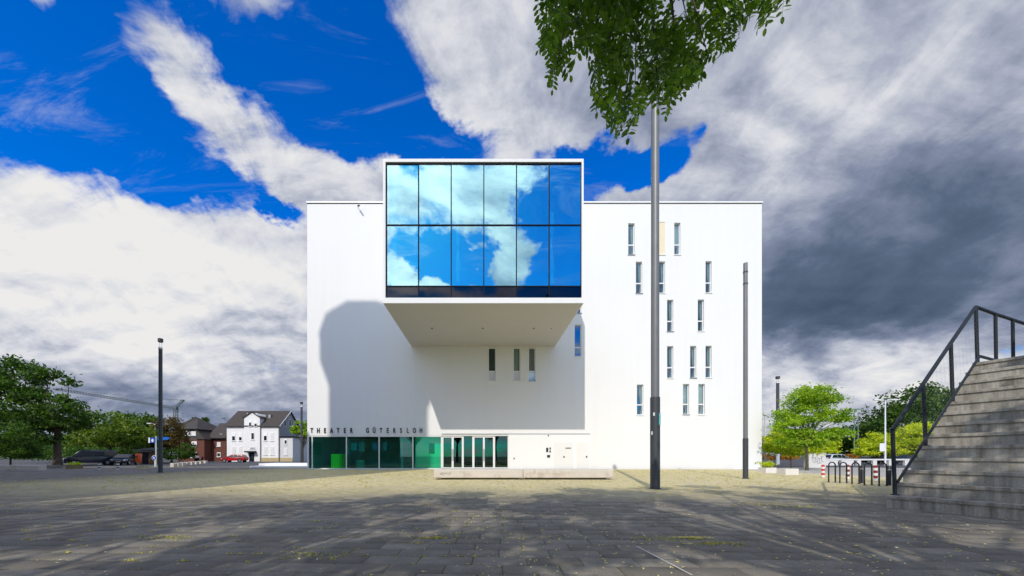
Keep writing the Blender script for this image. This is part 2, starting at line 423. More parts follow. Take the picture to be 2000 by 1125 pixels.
def build_slabs():
    SL, SW, J = .62, .31, .013
    near = []; far = []
    ang = R(-2.0); ca, sa = math.cos(ang), math.sin(ang)
    row = 0; y = 1.0
    while y < D + 6:
        off = (row % 2) * SL / 2 + rng.uniform(-.08, .08)
        x = -52 + off
        while x < 36:
            cx, cy = x * ca - y * sa, x * sa + y * ca
            lim_x = 33.5 if cy < 20.2 else 22.2
            if cy > 1.2 and -47.5 < cx < lim_x and cy < D + 7.6 and not (cx > fx(600) - .5 and cx < fx(1488) + .6 and cy > D - .35):
                u = cx / cy
                if -1.50 < u < 1.66 and cy > 3.0: far.append((cy, cx, row))
            x += SL
        y += SW; row += 1
    far.sort(key=lambda t: t[0] + .12 * abs(t[1]))
    def geo(cx, cy):
        hx, hy, bz = (SL - J) / 2, (SW - J) / 2, .008
        z = rng.uniform(-.0015, .0015); t1, t2 = rng.uniform(-.004, .004, 2)
        P = []
        for (dx, dy, dz) in ((-hx, -hy, -.0095), (hx, -hy, -.0095), (hx, hy, -.0095), (-hx, hy, -.0095),
                             (-hx + bz, -hy + bz, 0), (hx - bz, -hy + bz, 0), (hx - bz, hy - bz, 0), (-hx + bz, hy - bz, 0)):
            zz = dz if dz < 0 else z + t1 * dx + t2 * dy
            P.append((cx + dx * ca - dy * sa, cy + dx * sa + dy * ca, zz))
        return P
    F = [(4, 5, 6, 7), (0, 1, 5, 4), (1, 2, 6, 5), (2, 3, 7, 6), (3, 0, 4, 7)]
    def settone(o, tones):
        a = o.data.attributes.new('tone', 'FLOAT', 'FACE'); a.data.foreach_set('value', np.repeat(np.asarray(tones, dtype=np.float32), 5))
    k = 300
    for cy, cx, r in far[:k]:
        P = np.array(geo(cx, cy)) - np.array((cx, cy, 0))
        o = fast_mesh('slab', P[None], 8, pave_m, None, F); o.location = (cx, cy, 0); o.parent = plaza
        settone(o, [rng.uniform(0, 1)])
    V = np.array([geo(cx, cy) for cy, cx, r in far[k:]])
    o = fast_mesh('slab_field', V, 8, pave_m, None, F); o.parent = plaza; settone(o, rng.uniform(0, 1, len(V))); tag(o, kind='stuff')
build_slabs()
# pale score line across the slabs at the right front
a, b = gnd(1243, 1067), gnd(1352, 1124)
d = (b - a).normalized(); n_ = Vector((d.y, -d.x, 0)) * .011
MB().prism([a + n_, b + n_, b - n_, a - n_], (0, 0, .0042), (0, 0, .0052)).build('pale_line', mat('pale line', (.55, .53, .5), .8, .3, 5), plaza)

def scatter_ground():
    # yellow-green moss and weed tufts growing in the joints
    def tufts(n, region, size):
        out = []
        while len(out) < n * 5:
            cx, cy, s = region(); k = 5
            if cx > fx(600) - .6 and cy > D - .5 and cx < fx(1488) + .5: continue
            for _ in range(k):
                a = rng.uniform(0, 2 * math.pi); l = s * size * rng.uniform(.5, 1.2); b = s * size * .35
                px, py = cx + rng.normal(0, .05), cy + rng.normal(0, .012)
                dx, dy = math.cos(a), math.sin(a)
                out.append([(px - dy * b, py + dx * b, .002), (px + dy * b, py - dx * b, .002), (px + dx * l * .8, py + dy * l * .8, l * .55)])
        return np.array(out)
    SW = .31
    def reg_mid():
        y = 11 + 20 * rng.beta(1.4, 1.2); x = rng.uniform(-22, 20); y = 1.0 + round((y - 1.0) / SW) * SW + SW / 2
        return x, y + x * math.sin(R(-2)), rng.uniform(.5, 1.5)
    def reg_left():
        y = rng.uniform(3.6, 11); x = rng.uniform(-1.45, .1) * y; y = 1.0 + round((y - 1.0) / SW) * SW + SW / 2
        return x, y + x * math.sin(R(-2)), rng.uniform(.4, 1.2)
    cl = [(gnd(1390, 1062), .35), (gnd(620, 1085), .5), (gnd(320, 1050), .5), (gnd(1290, 1052), .4), (gnd(1480, 985), .7), (gnd(1540, 990), .7), (gnd(850, 1050), .4)]
    def reg_clump():
        c, r = cl[rng.integers(len(cl))]; return c.x + rng.normal(0, r * .6), c.y + rng.normal(0, r * .18), rng.uniform(.5, 1.2)
    V = np.concatenate([tufts(8000, reg_mid, .036), tufts(420, reg_left, .034), tufts(260, reg_clump, .032)])
    tag(fast_mesh('moss_tufts', V, 3, leafmat('dry moss', (.34, .32, .02), (.52, .46, .03), (.66, .58, .06), .2)),
        'yellow green moss and weeds in the slab joints', 'moss', kind='stuff')
    # fallen leaflets
    def leaves(n, fn, s0):
        out = []
        for _ in range(n):
            cx, cy = fn(); a = rng.uniform(0, 2 * math.pi); l = s0 * rng.uniform(.6, 1.3); w = l * .45
            dx, dy = math.cos(a), math.sin(a); h = rng.uniform(.002, .014, 4)
            out.append([(cx - dx * l, cy - dy * l, .003 + h[0]), (cx + dy * w, cy - dx * w, .004 + h[1]), (cx + dx * l, cy + dy * l, .003 + h[2]), (cx - dy * w, cy + dx * w, .004 + h[3])])
        return np.array(out)
    def fr():
        y = 3.5 + 7.5 * rng.beta(1.1, 1.8); return rng.uniform(-.05, 1.5) * y, y
    def fl():
        y = 3.5 + 6 * rng.beta(1.1, 1.8); return rng.uniform(-1.3, .1) * y, y
    c0 = gnd(1356, 1051)
    def pile(): return c0.x + rng.normal(0, .11), c0.y + rng.normal(0, .035)
    V = np.concatenate([leaves(800, fr, .021), leaves(130, fl, .018), leaves(190, pile, .022), leaves(260, lambda: (gnd(1285, 953).x + rng.normal(0, .45), gnd(1285, 953).y + rng.normal(0, .35)), .02)])
    tag(fast_mesh('fallen_leaves', V, 4, leafmat('fallen leaf', (.60, .46, .04), (.78, .66, .16), (.80, .76, .50), .1)),
        'small yellow leaves scattered over the dark paving slabs', 'leaves', kind='stuff')
scatter_ground()

# ================================================================ the theatre
def fbox(mb, x0, x1, y0, y1, d0, d1):
    """box on the theatre front: picture x/y and depth offset from the front plane"""
    return mb.box(fx(x0), fx(x1), D + d0, D + d1, fz(y1), fz(y0))
def build_theatre():
    T = thing('theatre_building', 'tall white theatre cube with a cantilevered blue glass box and slot windows', 'theatre', (fx(1044), D, 0))
    X0, X1, ZT = fx(600), fx(1488), fz(398)
    W = [  # slot windows: x0, x1, top, bottom, kind
        (1227, 1239.5, 436, 497, 'c'), (1286, 1299, 433.5, 497, 'b'), (1317, 1329, 435, 497, 'w'), (1242, 1254.4, 511, 572.5, 'c'),
        (1287, 1299, 510.5, 572, 'c'), (1378, 1390, 510, 571.5, 'c'), (1303, 1315, 585.4, 646.8, 'c'), (1363, 1375, 585, 646.4, 'c'),
        (1303, 1315, 676, 738, 'c'), (1348, 1360, 675.5, 737.5, 'c'), (1378, 1390, 675.3, 737.2, 'p'), (1244, 1256.5, 751, 810, 'c'),
        (1334, 1346, 750, 809, 'w'), (1364, 1376.7, 750, 809, 'w'), (1122.5, 1135.5, 634, 695.5, 'n'), (1122.5, 1135.5, 550, 611, 'n'),
        (954, 968, 679, 743, 'd'), (1003, 1016, 679, 743, 'g'), (1033, 1045.5, 679, 743, 'n')]
    # front wall with real openings: grid of cells between all opening edges
    ops = [(fx(a), fx(b), fz(d), fz(c)) for a, b, c, d, k in W]
    LX0, LX1 = fx(603), fx(993); LZ = fz(851)
    ops.append((LX0, LX1, -1, LZ))
    bx0, bx1, bz0, bz1 = fx(806) , fx(1081), fz(676.5), fz(480)
    xs = sorted({X0, X1, *[o[0] for o in ops], *[o[1] for o in ops]}); zs = sorted({-.3, ZT, *[o[2] for o in ops if o[2] > 0], *[o[3] for o in ops]})
    mb = MB()
    for i in range(len(xs) - 1):
        for j in range(len(zs) - 1):
            cx, cz = (xs[i] + xs[i + 1]) / 2, (zs[j] + zs[j + 1]) / 2
            if any(o[0] < cx < o[1] and o[2] < cz < o[3] for o in ops): continue
            mb.quad((xs[i], D, zs[j]), (xs[i + 1], D, zs[j]), (xs[i + 1], D, zs[j + 1]), (xs[i], D, zs[j + 1]))
    for a, b, c, d in ops:      # reveals
        c = max(c, -.3); r = .30
        mb.quad((a, D, c), (a, D, d), (a, D + r, d), (a, D + r, c)); mb.quad((b, D, d), (b, D, c), (b, D + r, c), (b, D + r, d))
        mb.quad((a, D, d), (b, D, d), (b, D + r, d), (a, D + r, d))
        if c > 0: mb.quad((b, D, c), (a, D, c), (a, D + r, c), (b, D + r, c))
    mb.build('front_wall', render_white, T, fixn=False)
    DB = D + 30
    s = MB(); s.quad((X0, D, -.3), (X0, D, ZT), (X0, DB, ZT), (X0, DB, -.3)); s.quad((X1, D, -.3), (X1, DB, -.3), (X1, DB, ZT), (X1, D, ZT))
    s.quad((X0, DB, -.3), (X0, DB, ZT), (X1, DB, ZT), (X1, DB, -.3)); s.build('side_wall', render_white, T, fixn=False)
    MB().quad((X0, D, ZT - .2), (X1, D, ZT - .2), (X1, DB, ZT - .2), (X0, DB, ZT - .2)).build('roof', dark_line, T, fixn=False)
    # parapet: metal cap with a shadow gap
    MB().box(X0 - .05, X1 + .05, D - .09, D + .35, ZT + .045, ZT + .17).build('parapet_cap', white_paint, T)
    MB().box(X0 - .01, X1 + .01, D - .03, D + .3, ZT + .002, ZT + .044).build('parapet_gap', dark_line, T)
    # slot windows
    for i, (a, b, c, d, k) in enumerate(W):
        xa, xb, zt, zb = fx(a), fx(b), fz(c), fz(d); fy = D + .18
        zm = zb + (zt - zb) * (.335 if k not in 'dgn' else .29); fw = .045
        f = MB().box(xa + .002, xa + fw, fy, fy + .08, zb + .002, zt - .002).box(xb - fw, xb - .002, fy, fy + .08, zb + .002, zt - .002)
        f.box(xa + fw, xb - fw, fy, fy + .08, zt - fw, zt - .002).box(xa + fw, xb - fw, fy, fy + .08, zb + .002, zb + fw).box(xa + fw, xb - fw, fy, fy + .08, zm - .05, zm + .05)
        w = f.build('window', white_paint, T)
        MB().box(xa + fw, xb - fw, fy + .04, fy + .05, zm + .05, zt - fw).build('pane', win_glass if k != 'd' else door_glass, w)
        MB().box(xa + fw, xb - fw, fy + .04, fy + .05, zb + fw, zm - .05).build('pane', win_glass, w)
        MB().box(xa - .05, xb + .05, D - .06, D + .178, zb - .075, zb - .015).build('sill', white_paint if i % 3 else steel, w)
        MB().box(xa - .3, xb + .3, D + 1.2, D + 1.25, zb - .3, zt + .3).build('room_wall', mat('room wall', (.05, .065, .06), .9), w)
        def drape(x0, x1, z0, z1, m, dep=.30, tie=None):
            n = 14; q = MB(); vs = []
            for r_ in range(9):
                t = r_ / 8; z = z1 + (z0 - z1) * t; sq = 1 if tie is None else 1 - .75 * math.exp(-((t - tie) / .16) ** 2) - .15 * t
                for c_ in range(n + 1):
                    u = c_ / n; xx = x1 - (x1 - x0) * (1 - u) * sq
                    vs.append((xx, D + dep + .025 * math.sin(u * 16 + i), z))
            q.add(vs, [(r_ * (n + 1) + c_, r_ * (n + 1) + c_ + 1, (r_ + 1) * (n + 1) + c_ + 1, (r_ + 1) * (n + 1) + c_) for r_ in range(8) for c_ in range(n)])
            return q.build('curtain', m, w, smooth=True, fixn=False)
        ww = xb - xa
        if k in 'cp': drape(xa + ww * .62, xb - .03, zb, zt, curtain_m, .36, .75)
        if k == 'w': drape(xa + .02, xb - .03, zb, zt, curtain_m, .36, .8)
        if k == 'b': MB().box(xa + .002, xb - .002, D + .03, D + .06, zb + .02, zt - .02).build('roller_blind', blind_m, w)
        if k == 'g': drape(xa + .02, xb - ww * .3, zb, zt, mat('green curtain', (.30, .42, .30), .9, .1, 4), .32)
        if k in 'dg': MB().box(xa + fw, xb - fw, fy + .020, fy + .030, zb + fw + .002, zm - .052).build('frosted_film', mat('frosted film', (.72, .72, .82), .7, .05, 5), w)
        if k == 'p':
            q = MB()
            for n_ in range(9):
                c0 = Vector((xa + .15 + rng.normal(0, .06), D + .36, zm + .25 + rng.normal(0, .12))); q.tube([c0, c0 + Vector((.02, 0, .08))], [.05, .02], 5)
            q.build('sunflower_decoration', mat('yellow flower', (.7, .38, .02), .6), w)
    # ------------------------------------------------ cantilevered glass box
    YF = D * .7176
    def bx(px): return (px - VX) / FPX * YF
    def bz(py): return EYE + (VY - py) / FPX * YF
    L, Rr, ZTt, ZBb = bx(748), bx(1140), bz(310), bz(592); t = .15
    G = MB().box(L, Rr, YF, D - .002, ZBb, ZBb + .35)
    G.box(L, Rr, YF, D - .002, ZTt - .2, ZTt).box(L, L + .16, YF, D - .002, ZBb + .35, ZTt - .2).box(Rr - .13, Rr, YF, D - .002, ZBb + .35, ZTt - .2)
    B = G.build('glass_box_shell', render_white, T)
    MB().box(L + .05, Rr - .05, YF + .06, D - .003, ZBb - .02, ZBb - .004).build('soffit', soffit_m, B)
    MB().box(L + .165, Rr - .135, YF + .5, D - .01, ZBb + .36, ZBb + 1.06).build('lobby_floor', mat('lobby floor', (.30, .22, .15), .5, .1, 2), B)
    MB().box(L + .165, Rr - .135, D - .25, D - .02, ZBb + 1.07, ZTt - .22).build('lobby_back_wall', mat('lobby wall', (.50, .60, .62), .8, .1, 1), B)
    MB().box(L + .17, L + .45, YF + .9, D - .3, ZBb + 1.07, ZTt - .22).build('lobby_side_wall', interior_white, B)
    # white portal and ledge seen through the left panes
    MB().box(L + .46, L + .75, YF + .5, YF + .8, ZBb + 1.07, ZTt - .6).box(L + .46, L + 2.0, YF + .5, YF + .8, ZTt - .6, ZTt - .25).build('lobby_portal', interior_white, B)
    MB().box(L + .76, bx(817), YF + .5, YF + .7, bz(512), bz(504)).build('lobby_ledge', interior_white, B)
    cols = [754, 817, 881, 945, 1009, 1073, 1136]; rows = [318, 438, 558, 587]
    m_ = .026
    for i in range(6):
        for j in range(3):
            xa, xb, za, zb = bx(cols[i]) + m_, bx(cols[i + 1]) - m_, bz(rows[j + 1]) + m_, bz(rows[j]) - m_
            yp = YF + .10
            t1, t2 = rng.uniform(-.007, .007, 2)
            dz = lambda x, z: t1 * (x - (xa + xb) / 2) * .5 + t2 * (z - (za + zb) / 2) * .5
            P = [(xa, yp + dz(xa, za), za), (xb, yp + dz(xb, za), za), (xb, yp + dz(xb, zb), zb), (xa, yp + dz(xa, zb), zb)]
            q = MB().prism(P, (0, 0, 0), (0, .02, 0)); q.build('pane' if j < 2 else 'spandrel_panel', sky_glass if j < 2 else spandrel_glass, B)
    for i in range(7): MB().box(bx(cols[i]) - .032, bx(cols[i]) + .032, YF + .045, YF + .24, bz(587) + .01, bz(318) - .01).build('mullion', mull_m, B)
    for j in range(4): MB().box(bx(754) + .033, bx(1136) - .033, YF + .05, YF + .23, bz(rows[j]) - .03, bz(rows[j]) + .03).build('transom', mull_m, B)
    MB().box(bx(754), bx(1136), YF + .26, YF + .3, ZBb + .36, bz(558) - .05).build('spandrel_back', mull_m, B)
    # tied curtains behind the glass
    def tied(px, top, bot, wpx):
        n = 10; vs = []; rws = 22; c0 = bx(px)
        for r_ in range(rws + 1):
            tt = r_ / rws; z = bz(top + (bot - top) * tt)
            w_ = bx(px + wpx) - c0; w_ *= .75 + .25 * math.sin(tt * 9 + px) * (.4 + tt) - .5 * math.exp(-((tt - .42) / .05) ** 2) - .4 * math.exp(-((tt - .86) / .04) ** 2)
            for c_ in range(n):
                a = 2 * math.pi * c_ / n; vs.append((c0 + w_ * .5 * math.cos(a) * (1 + .2 * math.sin(3 * a)), YF + .75 + w_ * .4 * math.sin(a), z))
        fs = [(r_ * n + c_, r_ * n + (c_ + 1) % n, (r_ + 1) * n + (c_ + 1) % n, (r_ + 1) * n + c_) for r_ in range(rws) for c_ in range(n)]
        MB().add(vs, fs).build('tied_curtain', mat('lobby curtain', (.85, .92, .88), .9, .1, 3), B, smooth=True)
    tied(1081, 402, 545, 14); tied(893, 420, 540, 11)
    for px, py, r in ((843.7, 641, .075), (943, 641, .075), (1042.6, 641, .075), (1077, 641, .045)):
        Yd = FPX * (ZBb - .02 - EYE) / (VY - py); p = at(px, py, Yd)
        MB().lathe([(r, -.03), (r, .001), (r * .6, .0015)], 14, (p.x, p.y, ZBb - .0215)).build('downlight', black_paint, B)
    # ------------------------------------------------ ground-floor glazing
    gy = D + .06
    MB().box(LX0, fx(862), gy - .02, gy + .12, fz(853) , LZ - .002).build('lobby_head_rail', white_paint, T)
    MB().box(LX0 - .1, fx(862), D - .05, gy + .12, -.02, fz(914.4)).build('lobby_plinth', white_paint, T)
    ed = [603, 609, 676, 740, 806, 862]
    for x in ed[1:]:
        MB().box(fx(x) - .045, fx(x) + .045, gy - .01, gy + .11, fz(914.4) + .001, fz(853) - .001).build('lobby_mullion', white_paint, T)
    MB().box(LX0, LX0 + .06, gy - .01, gy + .11, fz(914.4) + .001, fz(853) - .001).build('lobby_corner_post', dark_line, T)
    for i in range(5):
        MB().box(fx(ed[i]) + .065, fx(ed[i + 1]) - .05, gy + .04, gy + .055, fz(914.4) + .002, fz(853) - .002).build('lobby_pane', lobby_glass if i < 4 else glassmat('light green glass', (.6, .85, .8), (.42, .95, .80), .02), T)
    IB = D + 7
    MB().box(LX0, LX1 + 4, D + .25, IB, -.02, .012).build('lobby_floor', mat('lobby stone floor', (.34, .35, .34), .25, .1, 1), T)
    MB().box(LX0, LX1 + 4, D + .26, IB, LZ + .05, LZ + .2).build('lobby_ceiling', interior_dark, T)
    MB().box(LX0, LX1 + 4, IB, IB + .2, 0, LZ + .05).build('lobby_rear_wall', mat('lobby rear wall', (.45, .50, .50), .7, .5, .8), T)
    for px in (655, 770, 800): MB().lathe([(.16, 0), (.16, 2.85)], 14, (fx(px) , D + 3.2, .013)).build('lobby_column', interior_white, T)
    # pale wall standing behind the fifth pane, with a dark hatch
    MB().box(fx(808), fx(861), D + .75, D + .85, .013, LZ).build('pale_partition', mat('partition', (.80, .83, .78), .7, .03, 1), T)
    MB().box(fx(835.5), fx(846.5), D + .72, D + .749, fz(886), fz(865)).build('hatch', mull_m, T)
    MB().lathe([(.05, 0), (.05, .04)], 10, (fx(858), gy - .02, fz(893))).build('door_knob', steel, T)
    # doors
    dy = D + .10
    drs = [(863.2, 865.7, 881.9, 884, 854.3), (884, 885.9, 901.9, 904, 854.3), (904, 905.6, 922.4, 924.6, 851.8), (924.6, 926.6, 943.2, 945, 854.3), (945, 946.8, 963, 965, 854.3), (965, 967, 991.7, 992.9, 851.8)]
    for i, (a, p0, p1, b, tp) in enumerate(drs):
        f = MB(); za, zb = fz(915.2), LZ - .003
        f.box(fx(a) + .003, fx(p0), dy, dy + .07, za, zb).box(fx(p1), fx(b) - .003, dy, dy + .07, za, zb)
        f.box(fx(p0), fx(p1), dy, dy + .07, za, fz(912.9)).box(fx(p0), fx(p1), dy, dy + .07, fz(tp), zb)
        dr = f.build('door', white_paint, T)
        MB().box(fx(p0) + .002, fx(p1) - .002, dy + .03, dy + .042, fz(912.9) + .002, fz(tp) - .002).build('pane', door_glass, dr)
        if i in (0, 1, 3, 4):
            hx = fx(p1) + .04 if i in (0, 3) else fx(p0) - .04
            MB().tube([(hx, dy - .02, fz(900)), (hx, dy - .07, fz(899)), (hx, dy - .07, fz(878)), (hx, dy - .02, fz(877))], .016, 6).build('handle', steel, dr)
    # white service panel, doors and little fittings
    pn = MB().box(fx(993), fx(1152), D - .035, D - .002, fz(916.4), fz(847.6)).build('service_panel', white_paint, T)
    MB().box(fx(862.6), fx(1152.4), D - .06, D - .036, fz(848.2), fz(847.0)).build('drip_edge', steel, T)
    for a, b in ((1082, 1119), (1126, 1150)):
        MB().box(fx(a), fx(b), D - .052, D - .036, .02, fz(864)).build('service_door', mat('service door paint', (.80, .79, .77), .5, .03, 1), pn)
    def fit(name, x0, x1, y0, y1, m): MB().box(fx(x0), fx(x1), D - .075, D - .053 if x0 > 1081 else D - .036, fz(y1), fz(y0)).build(name, m, pn)
    fit('intercom', 1066.5, 1070.5, 874.5, 883, black_paint); fit('key_reader', 1073, 1075.5, 874, 878, black_paint); fit('key_reader', 1073, 1075.5, 880, 883.6, black_paint)
    fit('bell_panel', 1068.5, 1074, 888.6, 893.6, black_paint); fit('door_sign', 1104, 1115, 874, 876.5, steel)
    fit('lock', 1003, 1005, 894, 897, black_paint); fit('sensor', 1070, 1072, 849.5, 852, black_paint); fit('lock', 1100, 1102.5, 891, 894, black_paint); fit('lock', 1144, 1146.5, 890.5, 894, black_paint)
    # security camera near the roof
    c = Vector((fx(700), D, fz(406)))
    MB().tube([c, c + Vector((0, -.25, 0)), c + Vector((.12, -.38, -.08))], .022, 6).tube([c + Vector((.06, -.28, -.02)), c + Vector((.28, -.62, -.22))], [.07, .075], 8).build('wall_camera', dark_line, T)
    return T
theatre = build_theatre()

# raised lettering along the left of the front
def lettering():
    T = thing('facade_lettering', 'row of black raised letters spelling THEATER GÜTERSLOH above the lobby glass', 'lettering', (fx(718), D, fz(846)))
    txt = 'THEATER GÜTERSLOH'
    xs = [609.3 + (i * 12.87 if i < 7 else 96.2 + (i - 8) * 13.05 + 12.87) for i in range(17)]
    for i, ch in enumerate(txt):
        if ch == ' ': continue
        cu = bpy.data.curves.new('letter', 'FONT'); cu.body = ch; cu.size = .62; cu.extrude = .03; cu.offset = .010; cu.align_x = 'CENTER'
        tmp = bpy.data.objects.new('tmp', cu); COL.objects.link(tmp)
        dg = bpy.context.evaluated_depsgraph_get(); me = bpy.data.meshes.new_from_object(tmp.evaluated_get(dg))
        bpy.data.objects.remove(tmp); bpy.data.curves.remove(cu)
        me.transform(Matrix.Rotation(R(90), 4, 'X') @ Matrix.Scale(.62, 4, (1, 0, 0)))
        me.materials.clear(); me.materials.append(black_paint)
        o = bpy.data.objects.new('letter', me); COL.objects.link(o); o.parent = T
        px = 609.3 + i * 12.87 if i < 7 else 718.2 + (i - 8) * 13.05
        o.location = (fx(px) - T.location.x, -.045, fz(845.4) - T.location.z)
lettering()

# things behind the lobby glass
q = thing('lobby_counter', 'bright green slatted counter behind the ground floor glass', 'counter', (fx(648), D + 1.6, 0))
for i in range(9):
    x = fx(633) + i * .155
    MB().box(x, x + .12, D + 1.5, D + 1.75, .013, fz(886.5)).build('slat', mat('green lacquer', (.10, .62, .02), .4, .05, 2), q)
MB().box(fx(632.5), fx(632.5) + 1.42, D + 1.76, D + 2.2, .013, fz(888)).build('body', MATS['green lacquer'], q)
for i, (a, b, c, d, col, lab) in enumerate(((679, 690, 864, 880, (.12, .55, .60), 'pale turquoise poster hanging inside the second lobby pane'),
        (694, 706, 862, 882, (.20, .38, .40), 'grey green poster hanging in the middle of the second lobby pane'),
        (721, 733, 864, 878, (.15, .30, .55), 'blue poster hanging at the right of the second lobby pane'),
        (689, 705, 898, 911, (.30, .50, .40), 'low poster board standing inside the second lobby pane'),
        (742, 750, 862, 880, (.10, .35, .42), 'narrow teal poster at the left of the third lobby pane'))):
    p = MB().box(fx(a), fx(b), D + .9, D + .93, fz(d) if d < 905 else .013, fz(c)).build('poster', mat('poster %d' % i, col, .5, .5, 3, coord='Generated', var2=((.75, .75, .7), 5, .56)))
    tag(p, lab, 'poster')

# ================================================================ poles
def mast(name, label, base, h, r0, r1, split, head=None, bands=(), group=None, mats=(pole_dark, pole_grey), door=True):
    T = thing(name, label, 'lamp post', base, group)
    b = Vector(base)
    MB().lathe([(r0 * 1.25, 0), (r0 * 1.25, .03), (r0, .031), (r0, split)], 20, b).build('lower_shaft', mats[0], T, smooth=True)
    MB().lathe([(r1, split + .001), (r1 * .93, h)], 20, b).build('upper_shaft', mats[1], T, smooth=True)
    if door: MB().box(b.x - r0 * .35, b.x + r0 * .35, b.y - r0 * 1.02, b.y - r0 * .9, .6, 1.15).build('service_hatch', mats[0], T)
    for z in bands: MB().lathe([(r1 * 1.06, 0), (r1 * 1.06, .07)], 20, b + Vector((0, 0, z))).build('band', dark_line, T)
    if head:
        gap, hh = head
        for a in (-1, 1): MB().tube([b + Vector((a * r1 * .6, 0, h)), b + Vector((a * r1 * .6, 0, h + gap))], r1 * .07, 6).build('head_rod', steel, T)
        MB().lathe([(r1 * .9, 0), (r1 * 1.05, .02), (r1 * 1.05, .12)], 16, b + Vector((0, 0, h))).build('lamp_lens', sign_white, T)
        MB().lathe([(r1 * .9, h + gap), (r1 * 1.3, h + gap + .03), (r1 * 1.3, h + gap + hh), (r1 * .7, h + gap + hh + .03)], 16, b).build('lamp_head', dark_line, T)
    return T
g1 = gnd(1279.5, 955)
big = mast('lamp_mast', 'tall thick grey lamp mast rising in front of the facade into the leaves', g1, 15.2, .165, .140, 3.3, head=(.8, .25))
for (z, a, c) in ((2.62, -.6, (.7, .72, .72)), (1.95, -1.0, (.65, .65, .62)), (2.3, .55, (.10, .5, .5))):
    x0 = g1.x + .168 * math.sin(a); y0 = g1.y - .168 * math.cos(a)
    MB().box(x0 - .04, x0 + .04, y0 - .006, y0 + .01, z, z + (.12 if c[0] > .3 else .42)).build('sticker', mat('sticker %.2f' % z, c, .5, .4, 9), big)
g2 = gnd(1456, 935)
mast('lamp_mast', 'slim grey lamp mast with banded top before the right of the facade', g2, EYE + (VY - 514) / FPX * g2.y, .125, .105, 2.1, bands=(EYE + (VY - 533) / FPX * g2.y, EYE + (VY - 556) / FPX * g2.y))
g3 = gnd(313.5, 923)
mast('lamp_mast', 'dark lamp mast with separate head standing on the left plaza', g3, EYE + (VY - 682) / FPX * g3.y, .13, .12, 1.8, head=(.48, .26), mats=(pole_dark, pole_dark))
g4 = Vector((at(1519, 890, 50).x, 50, 0))
mast('lamp_mast', 'dark lamp mast with separate head behind the bright green tree', g4, 11.3, .22, .2, 3.6, head=(.6, .35), mats=(mat('pale blue pole', (.45, .5, .55), .5), pole_dark), door=False)
g5 = Vector((at(589, 890, 50).x, 50, 0))
mast('lamp_mast', 'dark lamp mast just left of the theatre corner', g5, EYE + 95 * 50 / 700, .16, .15, 2.0, head=(.4, .3), mats=(pole_dark, pole_dark), door=False)

def slim_lamp(label, px, top, Y, m, arm=0, both=False, sign=False):
    b = Vector((at(px, 0, Y).x, Y, -.03)); h = at(px, top, Y).z
    T = thing('street_lamp', label, 'street lamp', b)
    MB().lathe([(.11, 0), (.10, 1), (.06, h)], 10, b).build('post', m, T, smooth=True)
    for s in ((-1, 1) if both else (1,)):
        if arm:
            e = b + Vector((s * arm, 0, h + .1)); MB().tube([b + Vector((0, 0, h - .1)), b + Vector((s * arm * .4, 0, h + .08)), e], .04, 6).build('arm', m, T)
            MB().prism([e + Vector((-.45, -.15, 0)), e + Vector((.45, -.15, 0)), e + Vector((.4, .15, 0)), e + Vector((-.4, .15, 0))], (0, 0, -.06), (0, 0, .08)).build('lamp_head', m, T, bevel=.02)
        else: MB().lathe([(.1, h), (.2, h + .1), (.18, h + .3), (.05, h + .36)], 10, b).build('lamp_head', m, T, smooth=True)
    if sign:
        MB().box(b.x - .75, b.x - .13, Y - .06, Y - .03, 1.75, 2.75).build('sign_plate', sign_white, T, bevel=.012)
    return T
lt_white = mat('white lamp paint', (.75, .76, .78), .4)
slim_lamp('white double armed street lamp with a sign plate before the trees', 1729, 782, 45, lt_white, 1.05, True, True)
slim_lamp('grey green street lamp left of the white double lamp', 1668.5, 800, 60, mat('green lamp paint', (.10, .22, .20), .5), .5)
slim_lamp('thin grey street lamp right beside the green one', 1676, 808, 62, pole_grey, .45)
slim_lamp('thin pale lamp post at the right edge of the theatre', 1494, 812, 40, mat('cream post', (.6, .58, .45), .5))
slim_lamp('small street lamp above the left tree crowns', 172, 806, 80, pole_grey, .8)
slim_lamp('pale street lamp beside the red brown tree', 303, 828, 58, lt_white, -.8)

# ================================================================ bench
def bench():
    a = gnd(847, 937); b = gnd(1198.5, 937); Y = a.y; h = at(0, 917, Y).z
    T = thing('stone_bench', 'long pale concrete bench with rounded ends before the theatre doors', 'bench', ((a.x + b.x) / 2, Y + .45, 0))
    xm = at(1022, 0, Y).x
    for x0, x1 in ((a.x, xm - .006), (xm + .006, b.x)):
        MB().box(x0, x1, Y, Y + .95, .085, h).build('seat_block', conc, T, bevel=.045, seg=3)
    for x0, x1 in ((a.x + .35, xm - .2), (xm + .2, b.x - .3)):
        MB().box(x0, x1, Y + .22, Y + .8, 0.001, .084).build('plinth', dark_line, T)
    st = MB(); random.seed(3)
    for k in range(6):
        x = a.x + .33 + k * .085; z = h - .2
        st.tube([(x, Y - .002, z - .06 - .04 * random.random()), (x + .03, Y - .002, z + .07 * random.random()), (x + .05, Y - .002, z - .02), (x + .08, Y - .002, z + .06)], .006, 4)
    st.build('graffiti_scrawl', black_paint, T)
    st = MB()
    for k in range(20):
        x = xm + .08 + k * .115 + .03 * random.random(); z = h - .28
        p = [(x + .05 * random.uniform(-1, 1), Y - .001, z + .14 * random.random()) for _ in range(4)]
        st.tube(p, .007, 4)
    st.build('faded_writing', mat('faded red paint', (.50, .33, .24), .9, .3, 6), T)
bench()

